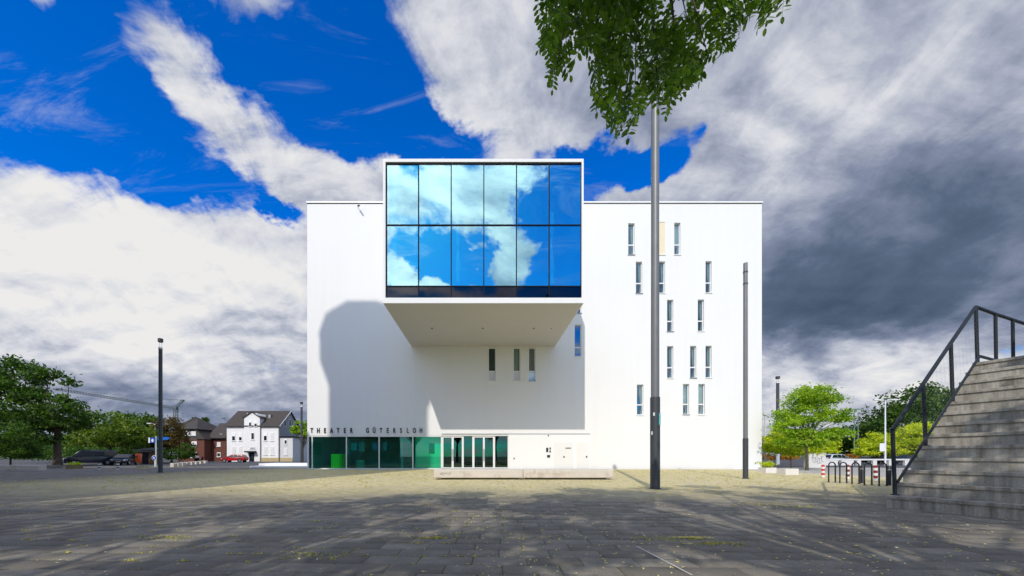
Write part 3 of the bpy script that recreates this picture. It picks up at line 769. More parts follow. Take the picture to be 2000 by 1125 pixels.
# ================================================================ stairs and railing
def stairs():
    O = gnd(1728, 991); th = R(20.8)
    r = Vector((math.cos(th), math.sin(th), 0)); n = Vector((math.sin(th), -math.cos(th), 0))   # up the flight / along a step towards the viewer
    h, t, N = .2875, .363, 13; LEN = 9.0
    T = thing('concrete_staircase', 'weathered concrete outdoor staircase rising at the right edge', 'staircase', O)
    def blk(u0, u1, v0, v1, z0, z1):
        P = [O + r * u + n * v for u, v in ((u0, v0), (u1, v0), (u1, v1), (u0, v1))]
        return MB().prism(P, (0, 0, z0), (0, 0, z1))
    for i in range(N):
        L = i * t
        j = rng.uniform(-.006, .006)
        blk(L - .03 + j, L + t + .05 if i < N - 1 else L + 4.5, 0 + (0 if i == 0 else .02 + .03 * rng.random()), LEN, (i + 1) * h - .075, (i + 1) * h).build('tread', stairc, T, bevel=.008)
        blk(L + j, L + t * .98, .03, LEN - .01, i * h + .001 if i else -.05, (i + 1) * h - .076).build('riser_block', stairc, T, bevel=.004)
    blk(t * 2.2, N * t + 4.2, .5, LEN - .3, 0, 1.9 * h).build('core', stairc, T)
    blk(t * 7, N * t + 4.2, .5, LEN - .3, 1.9 * h + .001, 6.5 * h).build('core', stairc, T)
    blk(N * t - .2, N * t + 4.2, .06, LEN - .2, 6.5 * h + .001, N * h - .08).build('core', stairc, T)
    # railing along the far end of the steps
    Rl = thing('stair_railing', 'dark steel railing with leaning posts along the far side of the staircase', 'railing', O + r * .1)
    def pt(u, v, z): return O + r * u + n * v + Vector((0, 0, z))
    V = .10; H = 1.50; lean = -.11
    us = [.18, .18 + 4 * t * .98, .18 + 8 * t * .98, .18 + 12 * t * .985]
    tops = []
    for k, u in enumerate(us):
        zb = h * (1 + 4 * k); zt = zb + H + (.02 if k else 0); tops.append(pt(u + lean, V, zt))
        MB().tube([pt(u, V, zb), pt(u + lean, V, zt)], .038, 10).build('post', dark_steel, Rl, smooth=True)
        MB().lathe([(.08, 0), (.08, .015), (.05, .02)], 12, pt(u, V, zb)).build('post_foot', dark_steel, Rl)
    land = [pt(us[-1] + 1.2 * q, V, N * h) for q in (1, 2, 3)]
    tops_l = [p + r * lean * .5 + Vector((0, 0, H)) for p in land]
    for p, q in zip(land, tops_l): MB().tube([p, q], .036, 10).build('post', dark_steel, Rl, smooth=True)
    MB().tube(tops, .042, 10).build('handrail', dark_steel, Rl, smooth=True)
    MB().tube([tops[-1], *tops_l], .042, 10).build('handrail', dark_steel, Rl, smooth=True)
    low = [pt(us[0] + .02, V + .03, h + .30), pt(us[-1] + .02, V + .03, N * h + .18)]
    MB().tube(low, .028, 8).build('lower_rail', dark_steel, Rl, smooth=True)
    MB().tube([low[1], pt(us[-1] + 3, V + .03, N * h + .12)], .036, 8).build('lower_rail', dark_steel, Rl, smooth=True)
    # fine wire net between the rails
    net = MB()
    for k in range(13):
        f = (k + .5) / 13
        net.tube([low[0].lerp(tops[0], f), low[1].lerp(tops[-1], f)], .0008, 3, False)
        net.tube([low[1].lerp(tops[-1], f), pt(us[-1] + 3, V, N * h + .12).lerp(tops_l[-1], f)], .0008, 3, False)
    for k in range(22):
        f = (k + .5) / 22; net.tube([low[0].lerp(low[1], f), tops[0].lerp(tops[-1], f)], .0008, 3, False)
    tag(net.build('wire_net', steel, Rl, fixn=False), kind='stuff')
stairs()

# ================================================================ trees
GREEN_D = leafmat('leaf dark green', (.016, .045, .007), (.055, .12, .014), (.14, .24, .026), .40)
GREEN_M = leafmat('leaf mid green', (.05, .10, .012), (.13, .20, .018), (.25, .32, .025))
GREEN_Y = leafmat('leaf bright green', (.09, .19, .012), (.24, .38, .018), (.46, .56, .03), .45)
GREEN_L = leafmat('leaf yellow green', (.18, .25, .012), (.50, .56, .02), (.72, .68, .03), .45)
RUST = leafmat('leaf rust brown', (.045, .038, .012), (.12, .075, .02), (.17, .14, .03))
NEARG = leafmat('leaf of the near tree', (.032, .078, .008), (.095, .175, .016), (.20, .30, .032), .50)
def crown_points(lobes, n, clump, seed):
    g = np.random.default_rng(seed)
    vol = np.array([l[3] * l[4] * l[5] for l in lobes]) ** .8; vol /= vol.sum()
    nc = max(12, int(n / clump)); cs = []
    for k in range(nc):
        l = lobes[g.choice(len(lobes), p=vol)]
        d = g.normal(size=3); d /= np.linalg.norm(d); rr = g.uniform(.35, 1.0) ** .45
        if d[2] < -.5: d[2] *= .5
        cs.append((np.array(l[:3]) + d * np.array(l[3:6]) * rr, .5 * (l[3] + l[5])))
    return cs
def leaf_cloud(cs, n, size, spread, seed, flat=.55):
    g = np.random.default_rng(seed + 99)
    idx = g.integers(len(cs), size=n); C = np.array([c[0] for c in cs])[idx]; Rr = np.array([c[1] for c in cs])[idx]
    P = C + g.normal(size=(n, 3)) * (Rr * spread)[:, None] * np.array((1, 1, flat))
    A = g.normal(size=(n, 3)); A[:, 2] -= .25; A /= np.linalg.norm(A, axis=1)[:, None]
    B = g.normal(size=(n, 3)); B -= A * (A * B).sum(1)[:, None]; B /= np.linalg.norm(B, axis=1)[:, None]
    Nn = np.cross(A, B); s = (size * g.uniform(.6, 1.35, n))[:, None]
    return np.stack([P - A * s, P + B * s * .48 + Nn * s * .14, P + A * s, P - B * s * .48 + Nn * s * .14], axis=1)
def make_tree(name, label, base, lobes, n, size, m, trunk_r, fork, seed, clump=70, spread=.20, group=None, cat='tree', limbs=True, flat=.55):
    """base: Vector; lobes relative to base: (x,y,z,rx,ry,rz)"""
    T = thing(name, label, cat, base, group); b = Vector(base)
    cs = crown_points(lobes, n, clump, seed)
    V = leaf_cloud(cs, n, size, spread, seed, flat) + np.array(tuple(b))
    fast_mesh('crown', V, 4, m, T, [(0, 1, 2), (0, 2, 3)])
    tr = MB(); f = Vector(fork)
    if trunk_r:
        tr.tube([b + Vector((0, 0, -.05)), b + f * .15 + Vector((.01, .01, 0)), b + f * .6 + Vector((-.05, .03, 0)), b + f], [trunk_r * 1.45, trunk_r, trunk_r * .85, trunk_r * .7], 10)
        tr.build('trunk', bark, T, smooth=True)
        if limbs:
            lm = MB(); g = np.random.default_rng(seed)
            pick = g.choice(len(cs), min(len(cs), 34), replace=False)
            for k in pick:
                e = b + Vector(tuple(cs[k][0])); s0 = b + f * float(g.uniform(.75, 1.0)); mid = s0.lerp(e, .5) + Vector((g.normal() * .2, g.normal() * .2, .25))
                lm.tube([s0, mid, e], [trunk_r * .38, trunk_r * .2, trunk_r * .05], 5, False)
            lm.build('limbs', bark, T, smooth=True)
    return T
def lob(px, py, Y, rx, rz, base, ry=None):
    """crown lobe given where its middle stands"""
    p = at(px, py, Y); k = Y / FPX
    return (p.x - base.x, p.y - base.y, p.z - base.z, rx * k, (ry if ry else rx) * k, rz * k)
# --- trees round the plaza that shade the foreground (crowns start above the view)
SH = [(-13.5, -6.2, 11.2, 4.7, 1), (-5.0, -4.6, 12.2, 4.9, 2), (9.6, -2.2, 12.6, 4.6, 4), (17.5, 3.2, 11.0, 4.0, 5)]
labs = ['tall plaza tree far to the left behind the viewer', 'tall plaza tree to the left behind the viewer', 'tall plaza tree to the right behind the viewer', 'plaza tree beside the staircase, right of the view']
proto = None
for i, (x, y, H, rr, sd) in enumerate(SH):
    zc = H - 3.4; dens = (11000, 8000, 6200, 7500)[i]
    lobes = [(0, 0, zc, rr, rr, 3.2), (1.8, .6, zc - .8, rr * .6, rr * .6, 2.2), (-1.9, -.6, zc - .6, rr * .6, rr * .6, 2.4), (.4, 1.9, zc + .3, rr * .5, rr * .5, 2.0)]
    make_tree('plaza_tree', labs[i], Vector((x, y, 0)), lobes, dens, .165, NEARG, .24, (0.1, .1, 4.2), 20 + sd, 70 if i in (0, 3) else 150, .17 if i in (0, 3) else .095, 'trees shading the plaza')
# the near tree whose branch hangs into the top of the view
def near_tree():
    b = Vector((2.4, -2.9, 0)); H = 13.0; zc = 9.4; rr = 4.6
    lobes = [(0, 0, zc, rr, rr * .9, 3.3), (1.8, -.6, zc - 1, rr * .6, rr * .6, 2.2), (-2.2, -.6, zc - .8, rr * .6, rr * .6, 2.4), (.4, 1.6, zc + .6, rr * .5, rr * .5, 2.2)]
    T = make_tree('plaza_tree', 'near tree whose dark green leafy branch hangs into the top of the view', b, lobes, 5600, .165, NEARG, .26, (0.05, .2, 4.6), 23, 150, .095, 'trees shading the plaza')
    poly = [(1052, -160), (1056, 10), (1049, 85), (1062, 125), (1070, 165), (1100, 172), (1108, 140), (1122, 98), (1150, 88), (1150, 150), (1166, 200), (1176, 238), (1214, 268), (1246, 238), (1262, 215), (1288, 228), (1310, 208), (1358, 184), (1384, 148), (1398, 112), (1428, 106), (1432, 70), (1480, 44), (1518, 24), (1552, -6), (1590, -160)]
    hole = [[(1236, 140), (1258, 140), (1256, 176), (1236, 178)], [(1296, 0), (1352, -40), (1340, 30), (1316, 48), (1296, 36)], [(1376, 60), (1392, 60), (1392, 110), (1376, 106)]]
    def inside(p, pl):
        c = False
        for i in range(len(pl)):
            (x1, y1), (x2, y2) = pl[i], pl[i - 1]
            if (y1 > p[1]) != (y2 > p[1]) and p[0] < (x2 - x1) * (p[1] - y1) / (y2 - y1) + x1: c = not c
        return c
    # pinnate leaf meshes
    def leafmesh(seed):
        g = np.random.default_rng(seed); mb = MB(); L = .20; n = 5
        def leaflet(p, d, up, l, w):
            s = d.cross(up).normalized()
            P = [p, p + d * l * .3 + s * w * .8 + up * .003, p + d * l * .72 + s * w * .75 + up * .002, p + d * l, p + d * l * .72 - s * w * .75 + up * .002, p + d * l * .3 - s * w * .8 + up * .003]
            mb.add(P, [(0, 1, 2, 3), (0, 3, 4, 5)])
        pts = []
        for k in range(n + 1):
            t = (k + .7) / (n + .7); p = Vector((t * L, .012 * math.sin(t * 3 + seed), -.05 * t * t)); pts.append(p)
            tang = Vector((1, 0, -.5 * t)).normalized()
            if k < n:
                for s in (-1, 1):
                    d = (Vector((.45, s, g.uniform(-.45, .1)))).normalized(); leaflet(p, d, Vector((g.normal() * .25, g.normal() * .25, 1)).normalized(), .062 * g.uniform(.8, 1.15), .0165)
            else: leaflet(p, tang, Vector((0, 0, 1)), .062, .0165)
        mb.tube([Vector((0, 0, 0)), *pts], .0014, 3, False)
        return mb
    protos = [leafmesh(k) for k in range(4)]
    tmp = []
    for k, mb in enumerate(protos):
        o = mb.build('leaf', NEARG, None, fixn=False); tmp.append(o)
    g = np.random.default_rng(5); items = []
    while len(items) < 780:
        px, py = g.uniform(1045, 1595), g.uniform(-160, 272)
        if not inside((px, py), poly) or any(inside((px, py), h_) for h_ in hole): continue
        Y = g.uniform(2.5, 3.5); c = at(px, py, Y)
        rz = g.uniform(0, 2 * math.pi); ry = g.uniform(.15, 1.25); rx = g.uniform(-.5, .5)
        M = Matrix.Rotation(rz, 4, 'Z') @ Matrix.Rotation(ry, 4, 'Y') @ Matrix.Rotation(rx, 4, 'X')
        s = g.uniform(.8, 1.15)
        mid = (M @ Vector((.12, 0, -.02))) * s; loc = c - mid
        tip = (M @ Vector((.25, 0, -.05))) * s + loc                       # keep the drooping tip inside the outline
        tp = (VX + FPX * tip.x / tip.y, VY - FPX * (tip.z - EYE) / tip.y); sp = (VX + FPX * loc.x / loc.y, VY - FPX * (loc.z - EYE) / loc.y)
        def ok(p): return inside(p, poly) or g.random() < .22
        if not (ok(tp) and ok(sp)): continue
        items.append((py, Matrix.Translation(loc) @ M @ Matrix.Scale(s, 4), g.integers(4)))
    vis = [i for i in items if i[0] > 0]; rest = [i for i in items if i[0] <= 0] + vis[300:]; vis = vis[:300]
    inv = Matrix.Translation(-b)
    for k, (py, M, v) in enumerate(vis):
        o = bpy.data.objects.new('leaf', tmp[v].data); COL.objects.link(o); o.parent = T; o.matrix_local = inv @ M
    mb = MB()
    for py, M, v in rest: mb.add([M @ Vector(p) for p in protos[v].v], protos[v].f)
    tag(mb.build('leaf_mass', NEARG, T, fixn=False), kind='stuff')
    for o in tmp: bpy.data.objects.remove(o)
    # boughs and twigs carrying the leaves
    tw = MB(); s0 = b + Vector((0, .5, 5.4))
    hub = at(1270, -260, 2.7); tw.tube([s0, s0.lerp(hub, .5) + Vector((0, 0, .5)), hub], [.08, .05, .03], 7, False)
    for px, py in ((1085, 120), (1120, 60), (1180, 130), (1215, 240), (1240, 180), (1285, 200), (1330, 150), (1345, 50), (1318, 60), (1380, 100), (1410, 60), (1460, 30), (1520, 5), (1075, 30)):
        Y = g.uniform(2.6, 3.4); e = at(px, py, Y); m1 = hub.lerp(e, .45) + Vector((g.normal() * .03, 0, .18)); m2 = hub.lerp(e, .8) + Vector((g.normal() * .02, 0, .05))
        tw.tube([hub, m1, m2, e], [.02, .011, .006, .002], 5, False)
    tw.build('twigs', bark, T, smooth=True, fixn=False)
near_tree()

# --- left background trees
def bg_tree(name, label, px, py, Y, lobes, n, size, m, tr, seed, group=None, cat='tree', clump=60, spread=.2, fork=.42):
    b = Vector((at(px, 0, Y).x, Y, -.02))
    L = [lob(*l[:2], Y, l[2], l[3], b) for l in lobes]
    zf = max(.8, min(l[2] - l[5] * .6 for l in L)) if not fork else max(1.2, fork * max(l[2] + l[5] for l in L))
    return make_tree(name, label, b, L, n, size, m, tr, (.05, 0, zf), seed, clump, spread, group, cat)
GL = 'trees along the left street'
bg_tree('broadleaf_tree', 'big dark broadleaf tree at the left edge of the plaza', 112, 0, 41, [(92, 765, 52, 36), (40, 750, 62, 44), (70, 815, 85, 46), (10, 790, 60, 60), (118, 820, 40, 40), (50, 850, 70, 30)], 15000, .21, GREEN_D, .34, 41, GL, clump=110, spread=.17)
bg_tree('broadleaf_tree', 'mid green spreading tree behind the parked van', 215, 0, 54, [(215, 835, 52, 28), (180, 850, 40, 26), (250, 850, 42, 26), (215, 860, 60, 20)], 7000, .24, GREEN_M, .2, 42, GL, spread=.2)
bg_tree('broadleaf_tree', 'dark green round tree behind the blue parking sign', 278, 0, 62, [(275, 830, 32, 24), (262, 850, 34, 26), (295, 845, 26, 30), (285, 870, 30, 18)], 5500, .26, GREEN_D, .2, 43, GL)
bg_tree('broadleaf_tree', 'rust brown tree beside the brick house', 335, 0, 60, [(330, 845, 24, 30), (345, 870, 22, 26), (318, 870, 20, 26)], 5000, .22, RUST, .16, 44, GL)
bg_tree('shrub', 'dark leafy shrub mass at the far left edge', 20, 0, 36, [(15, 860, 42, 36), (48, 885, 26, 20), (0, 880, 50, 24)], 7000, .13, GREEN_D, .08, 45, None, 'shrub')
bg_tree('shrub', 'dark shrubs filling the gap behind the navy van', 150, 0, 62, [(130, 888, 40, 18), (180, 886, 40, 16), (90, 884, 34, 18), (230, 888, 30, 14)], 6000, .2, GREEN_D, .06, 63, None, 'shrub')
bg_tree('shrub', 'dark low shrub below the rust brown tree', 350, 0, 57, [(345, 888, 26, 13), (365, 884, 16, 16)], 2500, .16, GREEN_D, .05, 46, None, 'shrub')
bg_tree('broadleaf_tree', 'small yellow green tree at the left corner of the theatre', 592, 0, 56, [(592, 833, 16, 14), (585, 842, 13, 10), (600, 845, 14, 14)], 2200, .2, GREEN_Y, .1, 47, GL)
bg_tree('conifer', 'pointed dark treetop above the mid green tree', 232, 0, 75, [(231, 808, 6, 14), (231, 825, 11, 14), (231, 845, 16, 16)], 2200, .22, GREEN_D, .15, 48, GL)
bg_tree('broadleaf_tree', 'distant tree rising behind the brick house roof', 392, 0, 100, [(392, 824, 14, 8), (385, 832, 16, 10)], 1800, .4, GREEN_D, .2, 49, GL)
# --- right background trees
GR = 'trees along the right street'
bg_tree('street_tree', 'bright green young street tree on a slim trunk right of the theatre', 1576, 0, 30, [(1588, 776, 38, 24), (1612, 778, 22, 14), (1550, 815, 31, 26), (1577, 812, 36, 24), (1628, 812, 24, 20), (1600, 845, 38, 18), (1541, 838, 24, 16), (1564, 862, 34, 18), (1622, 850, 20, 14)], 12500, .115, GREEN_Y, .10, 51, GR, clump=75, spread=.24, fork=.40)
bg_tree('shrub', 'yellow green bush filling the space under the young tree', 1545, 0, 37, [(1540, 872, 34, 24), (1515, 865, 22, 30), (1570, 878, 26, 20), (1600, 872, 28, 20)], 7500, .13, GREEN_L, .06, 52, None, 'shrub')
bg_tree('broadleaf_tree', 'dark green trees behind the pale hatchback', 1660, 0, 72, [(1655, 862, 34, 26), (1690, 855, 26, 34), (1630, 868, 24, 22), (1672, 880, 40, 14)], 6500, .28, GREEN_D, .2, 53, GR)
bg_tree('broadleaf_tree', 'large dark tree behind the white double lamp', 1785, 0, 62, [(1765, 800, 60, 40), (1810, 790, 50, 36), (1725, 825, 34, 34), (1840, 820, 50, 50), (1780, 845, 80, 40), (1735, 790, 18, 16)], 13000, .27, GREEN_D, .3, 54, GR, clump=90)
bg_tree('shrub', 'bright yellow green bush below the white lamp', 1720, 0, 50, [(1718, 868, 28, 22), (1700, 880, 22, 16), (1740, 880, 24, 16)], 5500, .17, GREEN_L, .06, 55, None, 'shrub')
bg_tree('shrub', 'bright yellow green bush beside the foot of the stair railing', 1790, 0, 48, [(1785, 855, 34, 30), (1815, 860, 30, 34), (1775, 880, 30, 16)], 6000, .17, GREEN_L, .06, 56, None, 'shrub')
ORG = leafmat('leaf orange brown', (.20, .08, .01), (.42, .18, .02), (.55, .30, .04))
bg_tree('hedge', 'low orange brown hedge at the right corner of the theatre', 1512, 0, 52, [(1500, 893, 20, 6), (1530, 893, 20, 6)], 2500, .12, ORG, .04, 57, None, 'hedge')
bg_tree('hedge', 'low orange brown hedge between the parked cars', 1668, 0, 60, [(1660, 894, 20, 5), (1685, 894, 18, 5)], 2200, .12, ORG, .04, 58, None, 'hedge')
# far belts of trees close the horizon
def far_belt(name, label, x0, x1, Y, hmax, n, seed):
    g = np.random.default_rng(seed); cs = []
    for k in range(120):
        x = g.uniform(x0, x1); h = hmax * (.55 + .45 * math.sin(x * .11 + seed) ** 2) * g.uniform(.3, 1.)
        cs.append((np.array((x, Y + g.uniform(-6, 6), h)), 6.))
    V = leaf_cloud(cs, n, .65, .28, seed, .6); V[:, :, 2] = np.maximum(V[:, :, 2], -.02)
    tag(fast_mesh(name, V, 4, GREEN_D, None, [(0, 1, 2), (0, 2, 3)]), label, 'trees', kind='stuff')
far_belt('far_trees', 'distant dark belt of trees closing the left street', -210, -95, 125, 9, 11000, 61)
far_belt('far_trees', 'distant dark belt of trees closing the right street', 70, 260, 130, 9, 13000, 62)

# ================================================================ water tower behind the viewer (it throws the rounded shadow on the wall)
dT = 40.0
wt = thing('water_tower', 'round brick water tower behind the viewer shading the facade', 'tower', (fx(739) - .293 * dT, D - dT, 0))
HT = fz(677) + .8245 * dT; brickm = mat('tower brick', (.30, .16, .11), .9, .15, 1.5)
c = wt.location
MB().lathe([(4.5, 0), (4.29, .5), (4.29, HT - 3.9)], 12, c).build('shaft', brickm, wt)
MB().lathe([(4.29, HT - 3.899), (5.08, HT - 2.3), (5.08, HT)], 12, c).build('tank', mat('tower render', (.55, .52, .48), .9, .1, 1), wt)
MB().lathe([(5.2, HT + .001), (2.5, HT + 1.4), (.2, HT + 2.1)], 12, c).build('roof', mat('tower roof', (.10, .09, .09), .7), wt)
for k in range(6):
    a = 2 * math.pi * k / 6 + .3; p = Vector((c.x + 4.33 * math.cos(a), c.y + 4.33 * math.sin(a), 0))
    for z in (8, 16, 24, 32): MB().lathe([(.3, z), (.3, z + 1.6)], 6, p).build('window', house_glass, wt)

# unseen hall, added and sized to shade the left part of the plaza
def added_shade_hall():
    xr = fx(602) - .293 * (D - 10.5); T = thing('added_shade_hall', 'large grey hall added out of view to shade the left plaza', 'building', (xr - 20, 5, 0)); H = 21.0
    wm = mat('added shade hall concrete', (.42, .41, .39), .85, .1, .4)
    MB().box(xr - 42, xr, -.4, 10.5, -.05, H).build('wall', wm, T)
    MB().box(xr - 42.2, xr + .02, -.6, 10.52, H + .002, H + .3).build('added_hall_roof_edge', dark_line, T)
    for k in range(10):
        for z in (1.2, 5.2, 9.2, 13.2, 17.0):
            x = xr - 3.4 - 4 * k; w = MB().box(x - 1.2, x + 1.2, 10.502, 10.56, z, z + 2.2).build('window', white_paint, T)  # windows of the added shade hall
            MB().box(x - 1.1, x + 1.1, 10.561, 10.58, z + .1, z + 2.1).build('pane', house_glass, w)
added_shade_hall()

# ================================================================ houses on the left
def wall_windows(T, Y, wins, frame_m, depth=.05):
    for (x0, x1, y0, y1, dark) in wins:
        a, b = at(x0, y1, Y), at(x1, y0, Y); xa, xb, za, zb = a.x, b.x, a.z, b.z
        w = MB().box(xa, xb, Y - .06, Y - .002, za, zb).build('window', frame_m, T)
        fr = .09
        if dark:
            zt = zb - fr if dark == 1 else za + (zb - za) * dark
            MB().box(xa + fr, xb - fr, Y - .075, Y - .061, za + fr, zt).build('pane', house_glass, w)
        else:
            MB().box(xa + fr, xb - fr, Y - .075, Y - .061, za + fr, zb - fr).build('roller_shutter', mat('shutter', (.72, .71, .68), .6, .04, 3), w)
        MB().box(xa - .1, xb + .1, Y - .14, Y - .061, za - .1, za - .01).build('sill', white_paint, w)
def white_house():
    Y = 75.; YB = 83.; XL, XR = at(443, 0, Y).x, at(545.5, 0, Y).x; ze = at(0, 830, Y).z; YM = 79.; zr = at(0, 804, YM).z
    T = thing('white_house', 'two storey white rendered house with a brown tiled roof and central gable', 'house', ((XL + XR) / 2, YM, 0))
    wr = mat('house render', (.80, .785, .77), .85, .06, .4); gr = mat('grey gable render', (.34, .34, .345), .85, .06, .4)
    rf = mat('brown roof tiles', (.055, .045, .038), .8, .25, 1.2)
    MB().box(XL, XR - .02, Y, YB, -.05, ze).build('wall', wr, T)
    MB().prism([(XR, Y, -.05), (XR, YB, -.05), (XR, YB, ze), (XR, YM, zr - .15), (XR, Y, ze)], (-.018, 0, 0), (.05, 0, 0)).build('gable_wall', gr, T)
    MB().prism([(XL, Y, ze), (XL, YB, ze), (XL, YM, zr - .15)], (-.05, 0, 0), (.1, 0, 0)).build('gable_wall', wr, T)
    ov = .45
    r = MB()
    sl = (zr - ze) / (YM - Y)
    for s, ya in ((1, Y - ov), (-1, YB + ov)):
        z0 = ze - ov * sl
        r.prism([(XL - .4, ya, z0), (XR + .35, ya, z0), (XR + .35, YM, zr), (XL - .4, YM, zr)], (0, 0, 0), (0, 0, .16))
    ro = r.build('roof', rf, T)
    for px in (481, 514): MB().box(at(px, 0, Y).x, at(px + 4.5, 0, Y).x, YM - 2.2, YM - 1.5, ze + sl * 2.0, ze + sl * 2.9).build('roof_window', steel, ro)
    MB().prism([(XR + .36, Y - ov, ze - ov * sl), (XR + .36, YM, zr), (XR + .36, YM, zr + .2), (XR + .36, Y - ov, ze - ov * sl + .2)], (0, 0, 0), (.06, 0, 0)).build('verge_board', white_paint, ro)
    # central projecting gable
    gx0, gx1 = at(479, 0, Y).x, at(509.5, 0, Y).x; gz = at(0, 816, Y).z; gp = at(0, 806.5, Y).z; gm = (gx0 + gx1) / 2
    MB().prism([(gx0, 0, 0), (gx1, 0, 0), (gx1, 0, gz), (gm + 1.0, 0, gp - .1), (gm, 0, gp), (gm - 1.0, 0, gp - .1), (gx0, 0, gz)], (0, Y - .35, 0), (0, YM - .5, 0)).build('central_gable', wr, T)
    g2 = MB()
    for s, e in ((-1, gx0 - .25), (1, gx1 + .25)): g2.prism([(gm, 0, gp + .12), (e, 0, gz - .15), (e, 0, gz + .05), (gm, 0, gp + .32)], (0, Y - .6, 0), (0, YM - .3, 0))
    g2.build('gable_roof', rf, T)
    ys = [(845, 861), (872, 888)]
    pr = [(453, 460, .55), (466.5, 473, .45), (515, 522, .6), (528, 535, 0)]
    wall_windows(T, Y, [(a, b, 845, 861, d) for a, b, d in pr] + [(a, b, 872, 888, 0) for a, b, d in pr], white_paint)
    wall_windows(T, Y - .35, [(490.5, 497, 845, 858.5, 1), (486, 491.5, 822, 833, .7), (496.5, 502.5, 822, 833, .5), (488, 499, 873.5, 877, 1)], white_paint)
    d0, d1 = at(489, 900, Y).x, at(498.5, 900, Y).x
    dr = MB().box(d0, d1, Y - .42, Y - .352, 0, at(0, 884, Y).z).build('front_door', mull_m, T)
    MB().box(d0 + .5, d1 - .25, Y - .44, Y - .421, .5, 1.5).build('door_pane', house_glass, dr)
    MB().box(d0 - .4, d1 + .5, Y - 1.4, Y - .36, at(0, 884, Y).z + .02, at(0, 882, Y).z + .1).build('door_canopy', mull_m, T)
    MB().box(at(510, 0, Y).x, XR - .03, Y - .06, Y - .002, -.04, at(0, 894, Y).z).build('plinth', mat('sandstone plinth', (.48, .38, .20), .9, .2, 1), T)
    for px in (478.5, 509.8, 545): MB().tube([(at(px, 0, Y).x, Y - .12, 0), (at(px, 0, Y).x, Y - .12, ze - .1)], .06, 6).build('downpipe', mat('pipe grey', (.25, .25, .26), .5), T)
    for y_, z_, h_ in ((77., ze - .2, 1.5), (79., ze, 1.6), (81., ze - .2, 1.4), (79., ze + 2.0, .8)):
        w = MB().box(XR + .05, XR + .11, y_ - .45, y_ + .45, z_, z_ + h_).build('window', white_paint, T)
        MB().box(XR + .111, XR + .13, y_ - .33, y_ + .33, z_ + .1, z_ + h_ - .1).build('pane', house_glass, w)
    # low extension
    EX = at(571, 0, Y).x; ez = at(0, 854, Y).z
    MB().box(XR + .06, EX, Y + .15, YB - .5, -.05, ez).build('extension', mat('extension render', (.62, .62, .61), .85, .05, .5), T)
    MB().box(XR + .06, EX + .3, Y - .1, YB - .3, ez + .002, ez + .22).build('extension_roof', mull_m, T)
    wall_windows(T, Y + .15, [(555.5, 561, 858, 867.5, .8), (555, 561, 876, 888.5, 0)], white_paint)
    MB().box(XR + .1, EX - .03, Y + .07, Y + .148, -.04, at(0, 894, Y).z).build('extension_plinth', MATS['sandstone plinth'], T)
white_house()
def brick_house():
    T = thing('brick_house', 'dark red brick house with brown roof and a dormer row beside the white house', 'house', (at(395, 0, 76).x, 79, 0))
    bk = mat('red brick', (.13, .045, .03), .9, .2, .8); rf = MATS['brown roof tiles']; sl = mat('slate cladding', (.05, .05, .052), .7, .2, 2)
    Y = 75.
    xa, xb = at(347, 0, Y).x, at(399, 0, Y).x; ze = at(0, 858, Y).z; zd = at(0, 838, Y).z
    MB().box(xa, xb, Y, Y + 9, -.05, ze).build('wall', bk, T)
    MB().box(xa + .3, at(384.5, 0, Y).x, Y + .1, Y + 8, ze + .002, zd).build('dormer_wall', sl, T)
    x2 = at(384.5, 0, Y).x
    zr = at(0, 818, Y + 4).z
    # hipped roof over the dormer storey, lower slope falling to the right eave
    MB().add([(xa - .5, Y - .5, zd), (x2 + .4, Y - .5, zd), (x2 + .4, Y + 9, zd), (xa - .5, Y + 9, zd), (xa + .5, Y + 4, zr + .5), (x2 - 3.0, Y + 4, zr)],
             [(0, 1, 5, 4), (1, 2, 5), (2, 3, 4, 5), (3, 0, 4), (0, 3, 2, 1)]).build('roof', rf, T)
    MB().add([(x2 + .02, Y - .3, ze), (xb + .3, Y - .3, ze + .02), (xb + .3, Y + 9, ze), (x2 + .02, Y + 9, ze), (x2 + .02, Y - .3, zd - .1), (x2 + .02, Y + 9, zd - .1)],
             [(0, 1, 4), (1, 2, 5, 4), (2, 3, 5), (0, 3, 2, 1), (0, 4, 5, 3)]).build('lean_roof', rf, T)
    # right wing, set back
    Yw = 77.; xc = at(441, 0, Yw).x; zw = at(0, 856, Yw).z; zrw = at(0, 827, Yw + 4).z
    MB().box(xb + .01, xc, Yw, Yw + 8, -.05, zw).build('wing_wall', bk, T)
    MB().prism([(0, Yw - .5, zw - .1), (0, Yw + 4, zrw), (0, Yw + 8.5, zw - .1)], (x2 + .5, 0, .05), (xc + .1, 0, .05)).build('wing_roof', rf, T)
    MB().box(xb, xc, Yw - .62, Yw - .5, zw - .12, zw + .02).build('gutter', mull_m, T)
    wall_windows(T, Y, [(373.5, 384.5, 862, 872.5, .4), (373.5, 384.5, 883, 893.5, .3)], white_paint)
    wall_windows(T, Y + .1, [(355.5, 361, 842, 850, .8), (362, 367, 842, 850, .9), (368, 372.5, 842, 850, .8), (374, 383.5, 842.5, 850, 0)], white_paint)
    wall_windows(T, Yw, [(424, 431, 863.5, 871.6, 0), (424, 431, 883.5, 892, .8)], white_paint)
    MB().tube([(at(403, 0, Yw).x, Yw - .1, 0), (at(403, 0, Yw).x, Yw - .1, zw)], .07, 6).build('downpipe', mull_m, T)
    cx = at(436, 0, Yw).x; MB().box(cx - .5, cx + .5, Yw + 2.5, Yw + 3.4, zrw - 1.4, at(0, 822, Yw + 3).z).build('chimney', mull_m, T)
    MB().box(at(425, 0, Yw).x, at(430, 0, Yw).x, Yw + .6, Yw + 1.3, zw + .75, zw + 1.05).build('roof_window', steel, T)
brick_house()
